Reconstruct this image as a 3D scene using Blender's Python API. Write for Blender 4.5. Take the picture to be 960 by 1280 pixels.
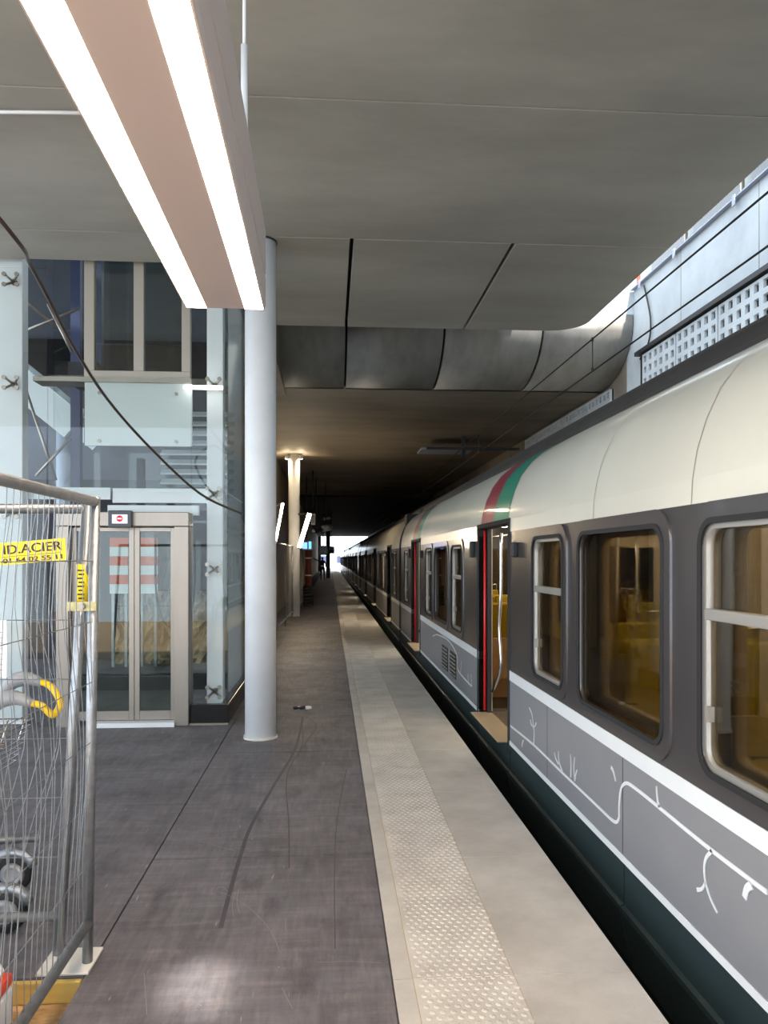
import bpy, math, random
from mathutils import Vector, Matrix, Euler
random.seed(7)
for o in list(bpy.data.objects): bpy.data.objects.remove(o)
scene = bpy.context.scene
COL = scene.collection

# ------------------------------------------------------------------ camera, sky, sun, exposure
F = 961.0; H = 1.65
cam_d = bpy.data.cameras.new('camera'); cam = bpy.data.objects.new('camera', cam_d); COL.objects.link(cam)
cam.location = (0, 0, H)
cam.rotation_euler = Euler((math.radians(90), 0, math.radians(-3.99)), 'XYZ')
cam_d.sensor_fit = 'AUTO'; cam_d.sensor_width = 36.0; cam_d.lens = F / 1280 * 36.0
cam_d.shift_y = 58.0/1280
cam_d.clip_start = 0.05; cam_d.clip_end = 600
scene.camera = cam
world = bpy.data.worlds.new('world'); scene.world = world; world.use_nodes = True
bg = world.node_tree.nodes['Background']
bg.inputs['Color'].default_value = (0.78, 0.885, 1.0, 1); bg.inputs['Strength'].default_value = 2.6
sun_d = bpy.data.lights.new('sun', 'SUN'); sun = bpy.data.objects.new('sun', sun_d); COL.objects.link(sun)
sun_d.energy = 8.0; sun_d.angle = math.radians(2.2); sun_d.color = (1.0, 0.93, 0.84)
SUN_EL = 58.0
SUN_D = Vector((-.17, 1/math.tan(math.radians(SUN_EL)), -1))           # shines along +Y, downwards, a little from the right
sun.rotation_euler = SUN_D.to_track_quat('-Z', 'Y').to_euler()
sun.location = (0, -12, 14)
vs = scene.view_settings
vs.view_transform = 'Standard'; vs.look = 'None'; vs.gamma = 1.0; vs.use_curve_mapping = False
vs.exposure = 0.75

RC = cam.rotation_euler.to_matrix()
def ray(u, v): return RC @ Vector(((u - 480) / F, (698 - v) / F, -1))
def atX(u, v, X):
    d = ray(u, v); t = X / d.x; return Vector((X, d.y * t, H + d.z * t))
def atY(u, v, Y):
    d = ray(u, v); t = Y / d.y; return Vector((d.x * t, Y, H + d.z * t))
def atZ(u, v, Z):
    d = ray(u, v); t = (Z - H) / d.z; return Vector((d.x * t, d.y * t, Z))

# ------------------------------------------------------------------ mesh builder
class MB:
    def __init__(s): s.v = []; s.f = []; s.sm = []
    def face(s, idx, smooth=False): s.f.append(idx); s.sm.append(smooth)
    def poly(s, pts, smooth=False):
        n = len(s.v); s.v += [tuple(p) for p in pts]; s.face(list(range(n, n + len(pts))), smooth); return s
    def box(s, x0, y0, z0, x1, y1, z1):
        if x0 > x1: x0, x1 = x1, x0
        if y0 > y1: y0, y1 = y1, y0
        if z0 > z1: z0, z1 = z1, z0
        n = len(s.v)
        s.v += [(x0,y0,z0),(x1,y0,z0),(x1,y1,z0),(x0,y1,z0),(x0,y0,z1),(x1,y0,z1),(x1,y1,z1),(x0,y1,z1)]
        for q in ((0,3,2,1),(4,5,6,7),(0,1,5,4),(1,2,6,5),(2,3,7,6),(3,0,4,7)): s.face([n+i for i in q])
        return s
    def obox(s, c, size, rot=(0,0,0)):
        R = Euler(rot).to_matrix(); c = Vector(c); n = len(s.v)
        m = MB().box(-size[0]/2,-size[1]/2,-size[2]/2,size[0]/2,size[1]/2,size[2]/2)
        s.v += [tuple(c + R @ Vector(p)) for p in m.v]
        for f in m.f: s.face([n+i for i in f])
        return s
    def bar(s, a, b, w, h, up=(0,0,1)):
        a = Vector(a); b = Vector(b); d = (b-a).normalized(); up = Vector(up)
        sd = d.cross(up)
        if sd.length < 1e-4: sd = d.cross(Vector((1,0,0)))
        sd.normalize(); u = sd.cross(d); n = len(s.v)
        for p in (a, b):
            for i, j in ((-1,-1),(1,-1),(1,1),(-1,1)): s.v.append(tuple(p + sd*i*w/2 + u*j*h/2))
        for q in ((3,2,1,0),(4,5,6,7),(0,1,5,4),(1,2,6,5),(2,3,7,6),(3,0,4,7)): s.face([n+i for i in q])
        return s
    def tube(s, pts, r, n=8, closed=False, caps=True, smooth=True):
        pts = [Vector(p) for p in pts]; k = len(pts); base = len(s.v)
        rr = r if isinstance(r, (list, tuple)) else [r]*k
        pu = None
        for i, p in enumerate(pts):
            if closed: d = pts[(i+1) % k] - pts[i-1]
            else: d = pts[min(i+1, k-1)] - pts[max(i-1, 0)]
            d.normalize()
            if pu is None:
                a = Vector((0,0,1)) if abs(d.z) < .9 else Vector((1,0,0)); pu = (a - d*a.dot(d)).normalized()
            else:
                pu = pu - d*pu.dot(d); pu.normalize()
            w = d.cross(pu)
            for j in range(n):
                t = 2*math.pi*j/n; s.v.append(tuple(p + (pu*math.cos(t) + w*math.sin(t))*rr[i]))
        for i in range(k if closed else k-1):
            a = base + i*n; b = base + ((i+1) % k)*n
            for j in range(n): s.face([a+j, a+(j+1) % n, b+(j+1) % n, b+j], smooth)
        if caps and not closed:
            s.face([base+j for j in reversed(range(n))]); s.face([base+(k-1)*n+j for j in range(n)])
        return s
    def lathe(s, prof, c=(0,0,0), n=20, axis='z', smooth=True):
        # prof: (radius, height)
        base = len(s.v); c = Vector(c)
        for r, h in prof:
            for j in range(n):
                t = 2*math.pi*j/n; a, b = r*math.cos(t), r*math.sin(t)
                p = {'z': (a,b,h), 'y': (a,h,b), 'x': (h,a,b)}[axis]; s.v.append(tuple(c+Vector(p)))
        for i in range(len(prof)-1):
            for j in range(n):
                q = [base+i*n+j, base+i*n+(j+1) % n, base+(i+1)*n+(j+1) % n, base+(i+1)*n+j]
                s.face(q if axis != 'y' else q[::-1], smooth)
        a = [base+j for j in range(n)]; b = [base+(len(prof)-1)*n+j for j in range(n)]
        if axis == 'y': s.face(a); s.face(b[::-1])
        else: s.face(a[::-1]); s.face(b)
        return s
    def prism(s, pts, axis, a, b, smooth=False):
        # pts in the two other axes (x: (y,z), y: (x,z), z: (x,y))
        n = len(s.v); k = len(pts)
        def mk(p, t): return {'x': (t,p[0],p[1]), 'y': (p[0],t,p[1]), 'z': (p[0],p[1],t)}[axis]
        ar = sum(pts[i][0]*pts[(i+1)%k][1]-pts[(i+1)%k][0]*pts[i][1] for i in range(k))
        if ar < 0: pts = pts[::-1]
        s.v += [mk(p, a) for p in pts] + [mk(p, b) for p in pts]
        flip = (b < a) != (axis == 'y')
        def add(q, sm=False): s.face(q[::-1] if flip else q, sm)
        add([n+i for i in reversed(range(k))]); add([n+k+i for i in range(k)])
        for i in range(k): add([n+i, n+(i+1) % k, n+k+(i+1) % k, n+k+i], smooth)
        return s
    def ring(s, outer, inner, axis, a, b):
        # frame between two closed outlines of equal length
        n = len(s.v); k = len(outer)
        def mk(p, t): return {'x': (t,p[0],p[1]), 'y': (p[0],t,p[1]), 'z': (p[0],p[1],t)}[axis]
        s.v += [mk(p,a) for p in outer]+[mk(p,a) for p in inner]+[mk(p,b) for p in outer]+[mk(p,b) for p in inner]
        for i in range(k):
            j = (i+1) % k
            s.face([n+i, n+j, n+k+j, n+k+i]); s.face([n+2*k+i, n+3*k+i, n+3*k+j, n+2*k+j])
            s.face([n+i, n+2*k+i, n+2*k+j, n+j], True); s.face([n+k+i, n+k+j, n+3*k+j, n+3*k+i], True)
        return s
    def mesh(s, name, m, bevel=0):
        me = bpy.data.meshes.new(name); me.from_pydata(s.v, [], s.f)
        me.polygons.foreach_set('use_smooth', s.sm)
        if m is not None: me.materials.append(m)
        me.update(); return me
    def build(s, name, m, parent=None, bevel=0, seg=2, loc=None):
        return link(name, s.mesh(name, m), parent, bevel, seg, loc)
def link(name, me, parent=None, bevel=0, seg=2, loc=None):
    o = bpy.data.objects.new(name, me); COL.objects.link(o)
    if parent: o.parent = parent
    if loc is not None: o.location = loc
    if bevel:
        b = o.modifiers.new('bevel', 'BEVEL'); b.width = bevel; b.segments = seg; b.limit_method = 'ANGLE'
    return o
def tag(o, label, cat=None, group=None, kind=None):
    o['label'] = label
    if cat: o['category'] = cat
    if group: o['group'] = group
    if kind: o['kind'] = kind
    return o
def empty(name, loc, label, cat=None, group=None, kind=None):
    o = bpy.data.objects.new(name, None); COL.objects.link(o); o.location = loc; o.empty_display_size = .1
    return tag(o, label, cat, group, kind)
def W(o, parent):
    """parent a world-space built part to a thing whose Empty sits elsewhere"""
    o.parent = parent; o.matrix_parent_inverse = Matrix.Translation(-Vector(parent.location)); return o
def copy_tree(o, parent=None, loc=None):
    c = o.copy(); COL.objects.link(c)
    if parent: c.parent = parent
    if loc is not None: c.location = loc
    for ch in list(o.children):
        if not ch.name.startswith('red_edge'): copy_tree(ch, c)
    return c
def rrect(y0, y1, z0, z1, r, n=5):
    pts = []
    for cx, cy, a0 in ((y1-r, z1-r, 0), (y0+r, z1-r, 90), (y0+r, z0+r, 180), (y1-r, z0+r, 270)):
        for i in range(n+1):
            t = math.radians(a0 + 90*i/n); pts.append((cx + r*math.cos(t), cy + r*math.sin(t)))
    return pts
def ribbon(pts, w):
    """flat outline around a polyline, width may vary"""
    L = []; R = []; k = len(pts); ww = w if isinstance(w, (list, tuple)) else [w]*k
    for i in range(k):
        a = Vector(pts[max(i-1,0)]); b = Vector(pts[min(i+1,k-1)]); d = (b-a)
        if d.length < 1e-6: d = Vector((1,0))
        d.normalize(); nrm = Vector((-d.y, d.x)); p = Vector(pts[i])
        L.append(p + nrm*ww[i]/2); R.append(p - nrm*ww[i]/2)
    return L, R
def spline(pts, n=6):
    pts = [Vector(p) for p in pts]; out = []
    for i in range(len(pts)-1):
        p0 = pts[max(i-1,0)]; p1 = pts[i]; p2 = pts[i+1]; p3 = pts[min(i+2,len(pts)-1)]
        for j in range(n):
            t = j/n
            out.append(.5*((2*p1)+(p2-p0)*t+(2*p0-5*p1+4*p2-p3)*t*t+(3*p1-p0-3*p2+p3)*t**3))
    out.append(pts[-1]); return out
def text_mesh(body, size, m, name, extrude=.0015, width=None, align='CENTER'):
    cu = bpy.data.curves.new(name, 'FONT'); cu.body = body; cu.size = size; cu.extrude = extrude
    cu.offset = size*.012; cu.align_x = align; cu.align_y = 'CENTER'
    t = bpy.data.objects.new(name, cu); COL.objects.link(t)
    dg = bpy.context.evaluated_depsgraph_get(); me = bpy.data.meshes.new_from_object(t.evaluated_get(dg))
    bpy.data.objects.remove(t)
    if width:
        xs = [v.co.x for v in me.vertices]; k = width/max(1e-6, max(xs)-min(xs))
        for v in me.vertices: v.co.x *= k
    me.materials.clear(); me.materials.append(m); me.name = name
    return me

# ------------------------------------------------------------------ materials
def srgb(r, g, b):
    f = lambda c: (c/255/12.92) if c/255 <= .04045 else ((c/255+.055)/1.055)**2.4
    return (f(r), f(g), f(b), 1)
def mat(name, col, rough=.6, metal=0, var=.0, scale=3.0, bump=0, bscale=60, col2=None, stretch=(1,1,1), coat=0, detail=5, fac=(.35,.65), rvar=0):
    m = bpy.data.materials.new(name); m.use_nodes = True; nt = m.node_tree; b = nt.nodes['Principled BSDF']
    b.inputs['Base Color'].default_value = col; b.inputs['Roughness'].default_value = rough; b.inputs['Metallic'].default_value = metal
    if coat: b.inputs['Coat Weight'].default_value = coat; b.inputs['Coat Roughness'].default_value = .08
    tc = nt.nodes.new('ShaderNodeTexCoord'); mp = nt.nodes.new('ShaderNodeMapping'); mp.inputs['Scale'].default_value = stretch
    nt.links.new(tc.outputs['Object'], mp.inputs['Vector'])
    if var or col2:
        nz = nt.nodes.new('ShaderNodeTexNoise'); nz.inputs['Scale'].default_value = scale; nz.inputs['Detail'].default_value = detail; nz.inputs['Roughness'].default_value = .62
        nt.links.new(mp.outputs['Vector'], nz.inputs['Vector'])
        rp = nt.nodes.new('ShaderNodeValToRGB'); rp.color_ramp.elements[0].position = fac[0]; rp.color_ramp.elements[1].position = fac[1]
        lo = tuple(c*(1-var) for c in col[:3])+(1,); hi = col2 if col2 else tuple(min(1, c*(1+var)) for c in col[:3])+(1,)
        rp.color_ramp.elements[0].color = lo; rp.color_ramp.elements[1].color = hi
        nt.links.new(nz.outputs['Fac'], rp.inputs['Fac']); nt.links.new(rp.outputs['Color'], b.inputs['Base Color'])
        if rvar:
            mr = nt.nodes.new('ShaderNodeMapRange'); mr.inputs['To Min'].default_value = rough-rvar; mr.inputs['To Max'].default_value = rough+rvar
            nt.links.new(nz.outputs['Fac'], mr.inputs['Value']); nt.links.new(mr.outputs['Result'], b.inputs['Roughness'])
    if bump:
        nb = nt.nodes.new('ShaderNodeTexNoise'); nb.inputs['Scale'].default_value = bscale; nb.inputs['Detail'].default_value = 4
        nt.links.new(mp.outputs['Vector'], nb.inputs['Vector'])
        bp = nt.nodes.new('ShaderNodeBump'); bp.inputs['Strength'].default_value = bump; bp.inputs['Distance'].default_value = .01
        nt.links.new(nb.outputs['Fac'], bp.inputs['Height']); nt.links.new(bp.outputs['Normal'], b.inputs['Normal'])
    return m
def emit(name, col, s):
    m = bpy.data.materials.new(name); m.use_nodes = True; nt = m.node_tree
    nt.nodes.remove(nt.nodes['Principled BSDF']); e = nt.nodes.new('ShaderNodeEmission')
    e.inputs['Color'].default_value = col; e.inputs['Strength'].default_value = s
    nt.links.new(e.outputs['Emission'], nt.nodes['Material Output'].inputs['Surface']); return m
def glass(name, tint, refl=1.0, rough=.0):
    m = bpy.data.materials.new(name); m.use_nodes = True; nt = m.node_tree; nt.nodes.remove(nt.nodes['Principled BSDF'])
    tr = nt.nodes.new('ShaderNodeBsdfTransparent'); tr.inputs['Color'].default_value = tint
    gl = nt.nodes.new('ShaderNodeBsdfGlossy'); gl.inputs['Roughness'].default_value = rough
    fr = nt.nodes.new('ShaderNodeFresnel'); fr.inputs['IOR'].default_value = 1.5
    ml = nt.nodes.new('ShaderNodeMath'); ml.operation = 'MULTIPLY'; ml.inputs[1].default_value = refl; ml.use_clamp = True
    mx = nt.nodes.new('ShaderNodeMixShader')
    nt.links.new(fr.outputs['Fac'], ml.inputs[0]); nt.links.new(ml.outputs[0], mx.inputs['Fac'])
    nt.links.new(tr.outputs[0], mx.inputs[1]); nt.links.new(gl.outputs[0], mx.inputs[2])
    nt.links.new(mx.outputs[0], nt.nodes['Material Output'].inputs['Surface']); return m

def floor_material():
    """dark film-faced boards: streaks both ways, pale scuffs, scratches"""
    m = bpy.data.materials.new('dark_board'); m.use_nodes = True; nt = m.node_tree; b = nt.nodes['Principled BSDF']
    N = nt.nodes.new; Lk = nt.links.new
    tc = N('ShaderNodeTexCoord')
    def noise(sc, stretch, det=6, ro=.6):
        mp = N('ShaderNodeMapping'); mp.inputs['Scale'].default_value = stretch; Lk(tc.outputs['Object'], mp.inputs['Vector'])
        n = N('ShaderNodeTexNoise'); n.inputs['Scale'].default_value = sc; n.inputs['Detail'].default_value = det; n.inputs['Roughness'].default_value = ro
        Lk(mp.outputs['Vector'], n.inputs['Vector']); return n.outputs['Fac']
    def ramp(fac, p0, c0, p1, c1):
        r = N('ShaderNodeValToRGB'); r.color_ramp.elements[0].position = p0; r.color_ramp.elements[0].color = c0
        r.color_ramp.elements[1].position = p1; r.color_ramp.elements[1].color = c1; Lk(fac, r.inputs['Fac']); return r.outputs['Color']
    def mix(kind, fac, a, c):
        x = N('ShaderNodeMix'); x.data_type = 'RGBA'; x.blend_type = kind
        if isinstance(fac, float): x.inputs['Factor'].default_value = fac
        else: Lk(fac, x.inputs['Factor'])
        Lk(a, x.inputs['A'])
        if isinstance(c, tuple): x.inputs['B'].default_value = c
        else: Lk(c, x.inputs['B'])
        return x.outputs['Result']
    base = ramp(noise(1.3, (1,1,1)), .3, srgb(86,83,87), .72, srgb(114,111,116))
    sy = ramp(noise(4, (5,.5,1), 7, .6), .5, (0,0,0,1), .85, (1,1,1,1))
    sx = ramp(noise(4, (.5,4,1), 7, .6), .5, (0,0,0,1), .85, (1,1,1,1))
    c1 = mix('MIX', sy, base, srgb(124,116,116)); 
    c2 = mix('MIX', sx, c1, srgb(126,119,118))
    dk = ramp(noise(3.2, (1.6,.7,1), 6, .65), .52, (0,0,0,1), .74, (1,1,1,1))
    c3 = mix('MIX', dk, c2, srgb(74,70,74))
    scr = ramp(noise(14, (3,.35,1), 3, .5), .70, (0,0,0,1), .76, (1,1,1,1))
    c4 = mix('MIX', scr, c3, srgb(150,145,143))
    spk = ramp(noise(60, (1,1,1), 2, .5), .76, (0,0,0,1), .80, (1,1,1,1))
    c5 = mix('MIX', spk, c4, srgb(176,172,168))
    gr_ = ramp(noise(26, (1.0,.16,1), 5, .7), .35, (.78,.78,.78,1), .68, (1.12,1.12,1.12,1))
    gx_ = ramp(noise(22, (.16,1.0,1), 5, .7), .35, (.85,.85,.85,1), .68, (1.10,1.10,1.10,1))
    c5 = mix('MULTIPLY', 1.0, c5, gr_); c5 = mix('MULTIPLY', 1.0, c5, gx_)
    Lk(c5, b.inputs['Base Color'])
    mr = N('ShaderNodeMapRange'); mr.inputs['To Min'].default_value = .42; mr.inputs['To Max'].default_value = .75
    Lk(noise(2.5, (1,1,1)), mr.inputs['Value']); Lk(mr.outputs['Result'], b.inputs['Roughness'])
    bp = N('ShaderNodeBump'); bp.inputs['Strength'].default_value = .25; bp.inputs['Distance'].default_value = .004
    Lk(noise(120, (1,1,1), 2), bp.inputs['Height']); Lk(bp.outputs['Normal'], b.inputs['Normal'])
    return m

M_FLOOR = floor_material()
M_FLOOR_GAP = mat('joint_black', srgb(22,21,22), .9)
M_EDGE = mat('pale_stone', srgb(178,173,166), .62, var=.16, scale=2.2, bump=.12, bscale=90, col2=srgb(201,197,190), detail=8, fac=(.3,.72))
M_EDGE2 = mat('pale_stone_tactile', srgb(188,182,173), .8, var=.1, scale=3.5, bump=.08, bscale=90, col2=srgb(204,199,190), detail=8)
M_JOINT = mat('sand_joint', srgb(168,150,122), .8)
M_CONC = mat('concrete_soffit', srgb(146,143,134), .62, var=.09, scale=.9, bump=.05, bscale=14, col2=srgb(160,157,147), stretch=(.5,1.2,1), detail=7)
M_CONC2 = mat('concrete_curved', srgb(124,121,115), .55, var=.1, scale=2.2, bump=.04, bscale=10, col2=srgb(138,135,129), stretch=(2,.8,.8), detail=7)
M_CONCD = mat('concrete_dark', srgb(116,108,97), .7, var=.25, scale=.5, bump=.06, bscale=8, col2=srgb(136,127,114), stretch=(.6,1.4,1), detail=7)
M_CONC_DIM = mat('concrete_dim', srgb(52,48,45), .8, var=.3, scale=.6)  # darker concrete: the gloom of the lampless far tunnel put into the colour
M_GAPD = mat('gap_dark', srgb(14,14,14), .95)
M_WALL = mat('wall_pale', srgb(172,179,184), .75, var=.06, scale=1.2, bump=.04, bscale=20, col2=srgb(188,195,199))
M_WALLL = mat('wall_beige', srgb(170,160,142), .7, var=.06, scale=1.5)
M_WHITE = mat('white_paint', srgb(226,228,230), .38, var=.02, scale=5)
M_COLW = mat('column_white', srgb(226,229,232), .42, var=.03, scale=2.5, col2=srgb(233,235,237))
M_GALV = mat('galvanised', srgb(150,154,158), .42, .8, var=.14, scale=22, bump=.05, bscale=60)
M_STEEL = mat('stainless', srgb(150,142,132), .38, .85, var=.05, scale=6, stretch=(1,1,.15))
M_CHROME = mat('polished_steel', srgb(205,207,210), .15, 1.0)
M_BLACK = mat('black_gloss', srgb(16,15,17), .22)
M_RUBBER = mat('black_rubber', srgb(24,24,25), .7)
M_DKMET = mat('dark_metal', srgb(48,49,52), .5, .4)
M_YEL = mat('yellow_plastic', srgb(240,196,20), .42)
M_SIGN = mat('yellow_sign', srgb(244,214,24), .5)
M_INK = mat('sign_ink', srgb(48,40,20), .6)
M_BEAM = mat('yellow_timber', srgb(190,160,84), .55, var=.1, scale=8, stretch=(.3,1,3))
M_OSB = mat('brown_board', srgb(166,128,82), .7, var=.3, scale=18, stretch=(.5,1.5,1), col2=srgb(196,160,112))
M_PLAST = mat('white_plastic', srgb(206,204,196), .5, var=.06, scale=14)
M_REDP = mat('red_plastic', srgb(214,72,44), .5)
M_ORANGE = mat('orange_plastic', srgb(224,92,40), .6)
M_GREYP = mat('grey_plastic', srgb(150,152,154), .45)
M_NAVY = mat('navy_panel', srgb(52,62,92), .5)
M_BLUEG = mat('bluegrey_paint', srgb(150,158,176), .5)
M_APRON = mat('white_apron', srgb(206,214,214), .25, coat=.3)
M_FRM = mat('beige_metal', srgb(160,154,142), .45, .3)
M_GLASS = glass('clear_glass', (.94,.965,.96,1), .55)
M_GREEN = glass('glass_edge_green', (.72,.86,.84,1), 1.6)
M_DOORG = glass('door_glass', (.80,.84,.80,1), 1.2)
M_TINT = glass('tinted_glass', (.68,.60,.46,1), .8)
M_BODY = mat('train_charcoal', srgb(62,59,60), .3, .15, var=.05, scale=.9, coat=.5)
M_ROOF = mat('train_cream', srgb(206,205,192), .32, var=.04, scale=1.1, coat=.35, bump=.03, bscale=3)
M_TOPR = mat('train_roof_dark', srgb(48,46,44), .8, var=.1, scale=3)
M_STRIPE = mat('train_white', srgb(222,225,226), .35, var=.02, scale=4)
M_LOWER = mat('train_grey', srgb(128,129,133), .4, var=.04, scale=1.5, coat=.2)
M_SKIRT = mat('train_teal', srgb(38,52,54), .45, var=.1, scale=1.2)
M_SKIRTB = mat('train_underframe', srgb(22,23,24), .6, var=.2, scale=3)
M_BANDR = mat('band_wine', srgb(150,52,74), .35, coat=.3)
M_BANDG = mat('band_green', srgb(30,142,118), .35, coat=.3)
M_REDE = mat('door_red', srgb(214,38,40), .4)
M_WFR = mat('window_alu', srgb(158,156,150), .4, .4)
M_INT = mat('interior_beige', srgb(190,180,162), .5)
M_INTC = mat('interior_ceiling', srgb(222,214,196), .5)
M_INTF = mat('interior_floor', srgb(76,72,70), .6)
M_SEAT = mat('seat_olive', srgb(176,160,40), .6, var=.08, scale=30)
M_SEATB = mat('seat_base', srgb(222,202,196), .5)
M_TREAD = None
M_LED = emit('led_warm', (1.0, .78, .58, 1), 26)
M_LED2 = emit('led_tube', (1.0, .80, .56, 1), 60)
M_LEDC = emit('led_cool', (1.0, .97, .92, 1), 3.5)
M_TRLED = emit('train_led', (1.0, .90, .74, 1), 11.0)
M_LAMP = mat('lamp_housing', srgb(196,182,178), .5)
def tread_mat():
    m = mat('tread_plate', srgb(170,152,126), .5, .2); nt = m.node_tree; b = nt.nodes['Principled BSDF']
    tc = nt.nodes.new('ShaderNodeTexCoord'); w = nt.nodes.new('ShaderNodeTexWave'); w.bands_direction = 'X'; w.inputs['Scale'].default_value = 22
    nt.links.new(tc.outputs['Object'], w.inputs['Vector']); bp = nt.nodes.new('ShaderNodeBump'); bp.inputs['Strength'].default_value = .8; bp.inputs['Distance'].default_value = .004
    nt.links.new(w.outputs['Fac'], bp.inputs['Height']); nt.links.new(bp.outputs['Normal'], b.inputs['Normal']); return m
M_TREAD = tread_mat()

# ------------------------------------------------------------------ setting: floor and platform edge
XE0, XE1, XE2, XE3 = .243, .323, .725, 1.20       # joint lines of the pale edge strip
floor = MB().box(-9, 3.11, -.35, XE0, 130, -.03).box(-.97, -6, -.35, XE0, 3.11, -.03).build('floor', M_FLOOR_GAP)
tag(floor, 'dark scuffed board floor of the platform', kind='structure')
def panel(x0, x1, y0, y1, g=.004):
    MB().box(x0+g, y0+g, -.03, x1-g, y1-g, 0).build('floor_board', M_FLOOR, floor)
ys = [-6, -3.5, -1.0, 1.98, 4.29, 6.6] 
for a, b in zip(ys[:-1], ys[1:]): panel(-.97, XE0, a, b)
yy = 6.6
while yy < 31: panel(-.97, XE0, yy, yy+2.4); yy += 2.4
panel(-.97, XE0, yy, 130)
for (x0, x1, y0, y1) in ((-3.4,-.97,3.11,5.25),(-3.4,-.97,5.25,7.72),(-6,-3.4,3.11,5.25),(-6,-3.4,5.25,7.72),(-9,-6,3.11,7.72),(-9,-.97,7.72,14)):
    panel(x0, x1, y0, y1)
panel(-9, -.97, 14, 40)
pit = MB().box(-9, -6, -.45, -.975, 3.105, -.09).build('floor', M_OSB); tag(pit, 'brown board ground in the sunken strip at lower left', kind='structure')
edge = MB().box(XE0, -6, -1.2, 1.19, 130, -.04).build('floor', M_CONCD); tag(edge, 'pale stone platform edge strip with raised dots', kind='structure')
yy = -3.0
L = 1.2
def slab(n, x0, x1, y0, y1, m, top=0): MB().box(x0+.002, y0+.0015, -.05, x1-.002, y1-.0015, top).build(n, m, edge)
while yy < 33:
    slab('border_stone', XE0, XE1, yy, yy+L, M_EDGE); slab('tactile_stone', XE1, XE2, yy+.0, yy+L, M_EDGE2); slab('edge_stone', XE2, XE3, yy+.0, yy+L, M_EDGE); yy += L
slab('border_stone', XE0, XE1, yy, 130, M_EDGE); slab('tactile_stone', XE1, XE2, yy, 130, M_EDGE2); slab('edge_stone', XE2, XE3, yy, 130, M_EDGE)
MB().box(XE1-.002, -3, -.02, XE1+.002, 60, .0006).box(XE2-.002, -3, -.02, XE2+.002, 60, .0006).build('joint_line', M_JOINT, edge)
db = MB(); pit_ = .0385
def dot(m, x, y):
    n = 8; b = len(m.v)
    for r, z in ((.0125, .0003), (.0098, .0030), (.005, .0038)):
        for j in range(n): t = 2*math.pi*j/n; m.v.append((x+r*math.cos(t), y+r*math.sin(t), z))
    for i in range(2):
        for j in range(n): m.face([b+i*n+j, b+i*n+(j+1)%n, b+(i+1)*n+(j+1)%n, b+(i+1)*n+j], True)
    m.face([b+2*n+j for j in range(n)], True)
y = 1.8; k = 0
while y < 24:
    for i in range(10): dot(db, XE1+.03+i*pit_+(pit_/2 if k % 2 else 0)*.9, y)
    y += .036; k += 1
d = db.build('raised_dots', M_EDGE2, edge); d['kind'] = 'stuff'
# track bed with rails
tb = MB().box(1.19, -12, -1.5, 4.85, 130, -1.2).build('floor', M_SKIRTB); tag(tb, 'black track bed below the carriages', kind='structure')
for x in (2.2, 3.64):
    MB().box(x-.035, -12, -1.2, x+.035, 130, -1.04).build('rail', M_DKMET, tb)

# ------------------------------------------------------------------ ceilings
ZC = 4.57
HX = -.50-SUN_D.x*5.0; HY = 3.0-SUN_D.y*5.0                          # unseen roof opening, added to let a sun patch reach the boards
hx0, hx1, hy0, hy1 = HX-.17, HX+.17, HY-.42, HY+.42
ceil = MB().box(-9, hy1, ZC+.09, 3.17, 7.73, 5.4).box(-.94, 7.73, ZC+.09, 2.75, 9.68, 5.4).box(-9, -2, ZC+.09, 3.17, hy0, 5.4)\
    .box(-9, hy0, ZC+.09, hx0, hy1, 5.4).box(hx1, hy0, ZC+.09, 3.17, hy1, 5.4).build('ceiling', M_GAPD)
tag(ceil, 'smooth grey concrete soffit over the near platform', kind='structure')
def cp(pts, m=M_CONC, z0=ZC, z1=ZC+.1, par=ceil):
    MB().prism(pts, 'z', z0, z1).build('ceiling_panel', m, par, bevel=.006, seg=1)
def rect(x0, x1, y0, y1, g=.004): return [(x0+g,y0+g),(x1-g,y0+g),(x1-g,y1-g),(x0+g,y1-g)]
cp(rect(-9, 3.19, -2, hy0, 0)); cp(rect(-9, hx0, hy0, hy1, 0)); cp(rect(hx1, 3.19, hy0, hy1, 0)); cp(rect(-9, 3.19, hy1, 2.7)); cp(rect(-9, 3.19, 2.7, 4.9)); cp(rect(-9, 3.19, 4.9, 7.03))
cp(rect(-9, -.95, 7.03, 7.73)); 
cp([(-.95,7.034),(.18,7.034),(.18,9.7),(-.95,9.7)]); cp([(.215,7.034),(1.68,7.034),(1.68,9.7),(.215,9.7)])
rc = [(3.19-.42+.42*math.cos(math.radians(t)), 9.7-.42+.42*math.sin(math.radians(t))) for t in range(0, 91, 9)]
cp([(1.712,7.034),(3.186,7.034)]+rc+[(1.712,9.7)])
# slot between the two slabs: solid block over the platform, open over the train
far = MB().box(-9, 13.5, 4.72, 4.85, 100, 5.4).build('ceiling', M_GAPD); tag(far, 'dark mottled concrete soffit over the far platform, its unlit end coloured darker', kind='structure')
ys = [13.4, 22.3, 36]
for a, b, m in ((13.4,22.3,M_CONCD),(22.3,36,M_CONCD),(36,60,M_CONC_DIM),(60,100,M_CONC_DIM)):
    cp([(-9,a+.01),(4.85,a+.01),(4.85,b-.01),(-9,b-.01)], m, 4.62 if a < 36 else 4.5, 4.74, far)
prof = [(12.0, 5.55), (12.0, 5.42)]
for t in range(0, 91, 9):
    a = math.radians(t); prof.append((13.4-1.4*math.cos(a), 5.42-.8*math.sin(a)))
prof += [(13.5, 4.62), (13.5, 5.55)]
curve = MB().prism([(y+.05, z+.04) if z < 5.5 else (y+.05, z) for y, z in prof[:-2]]+[(13.56,4.7),(13.56,5.55)], 'x', -1.6, 4.84).build('ceiling', M_GAPD); tag(curve, 'curved concrete nosing where the far slab begins', kind='structure')
xs = [-1.6, .25, 1.80, 3.38, 4.85]
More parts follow.
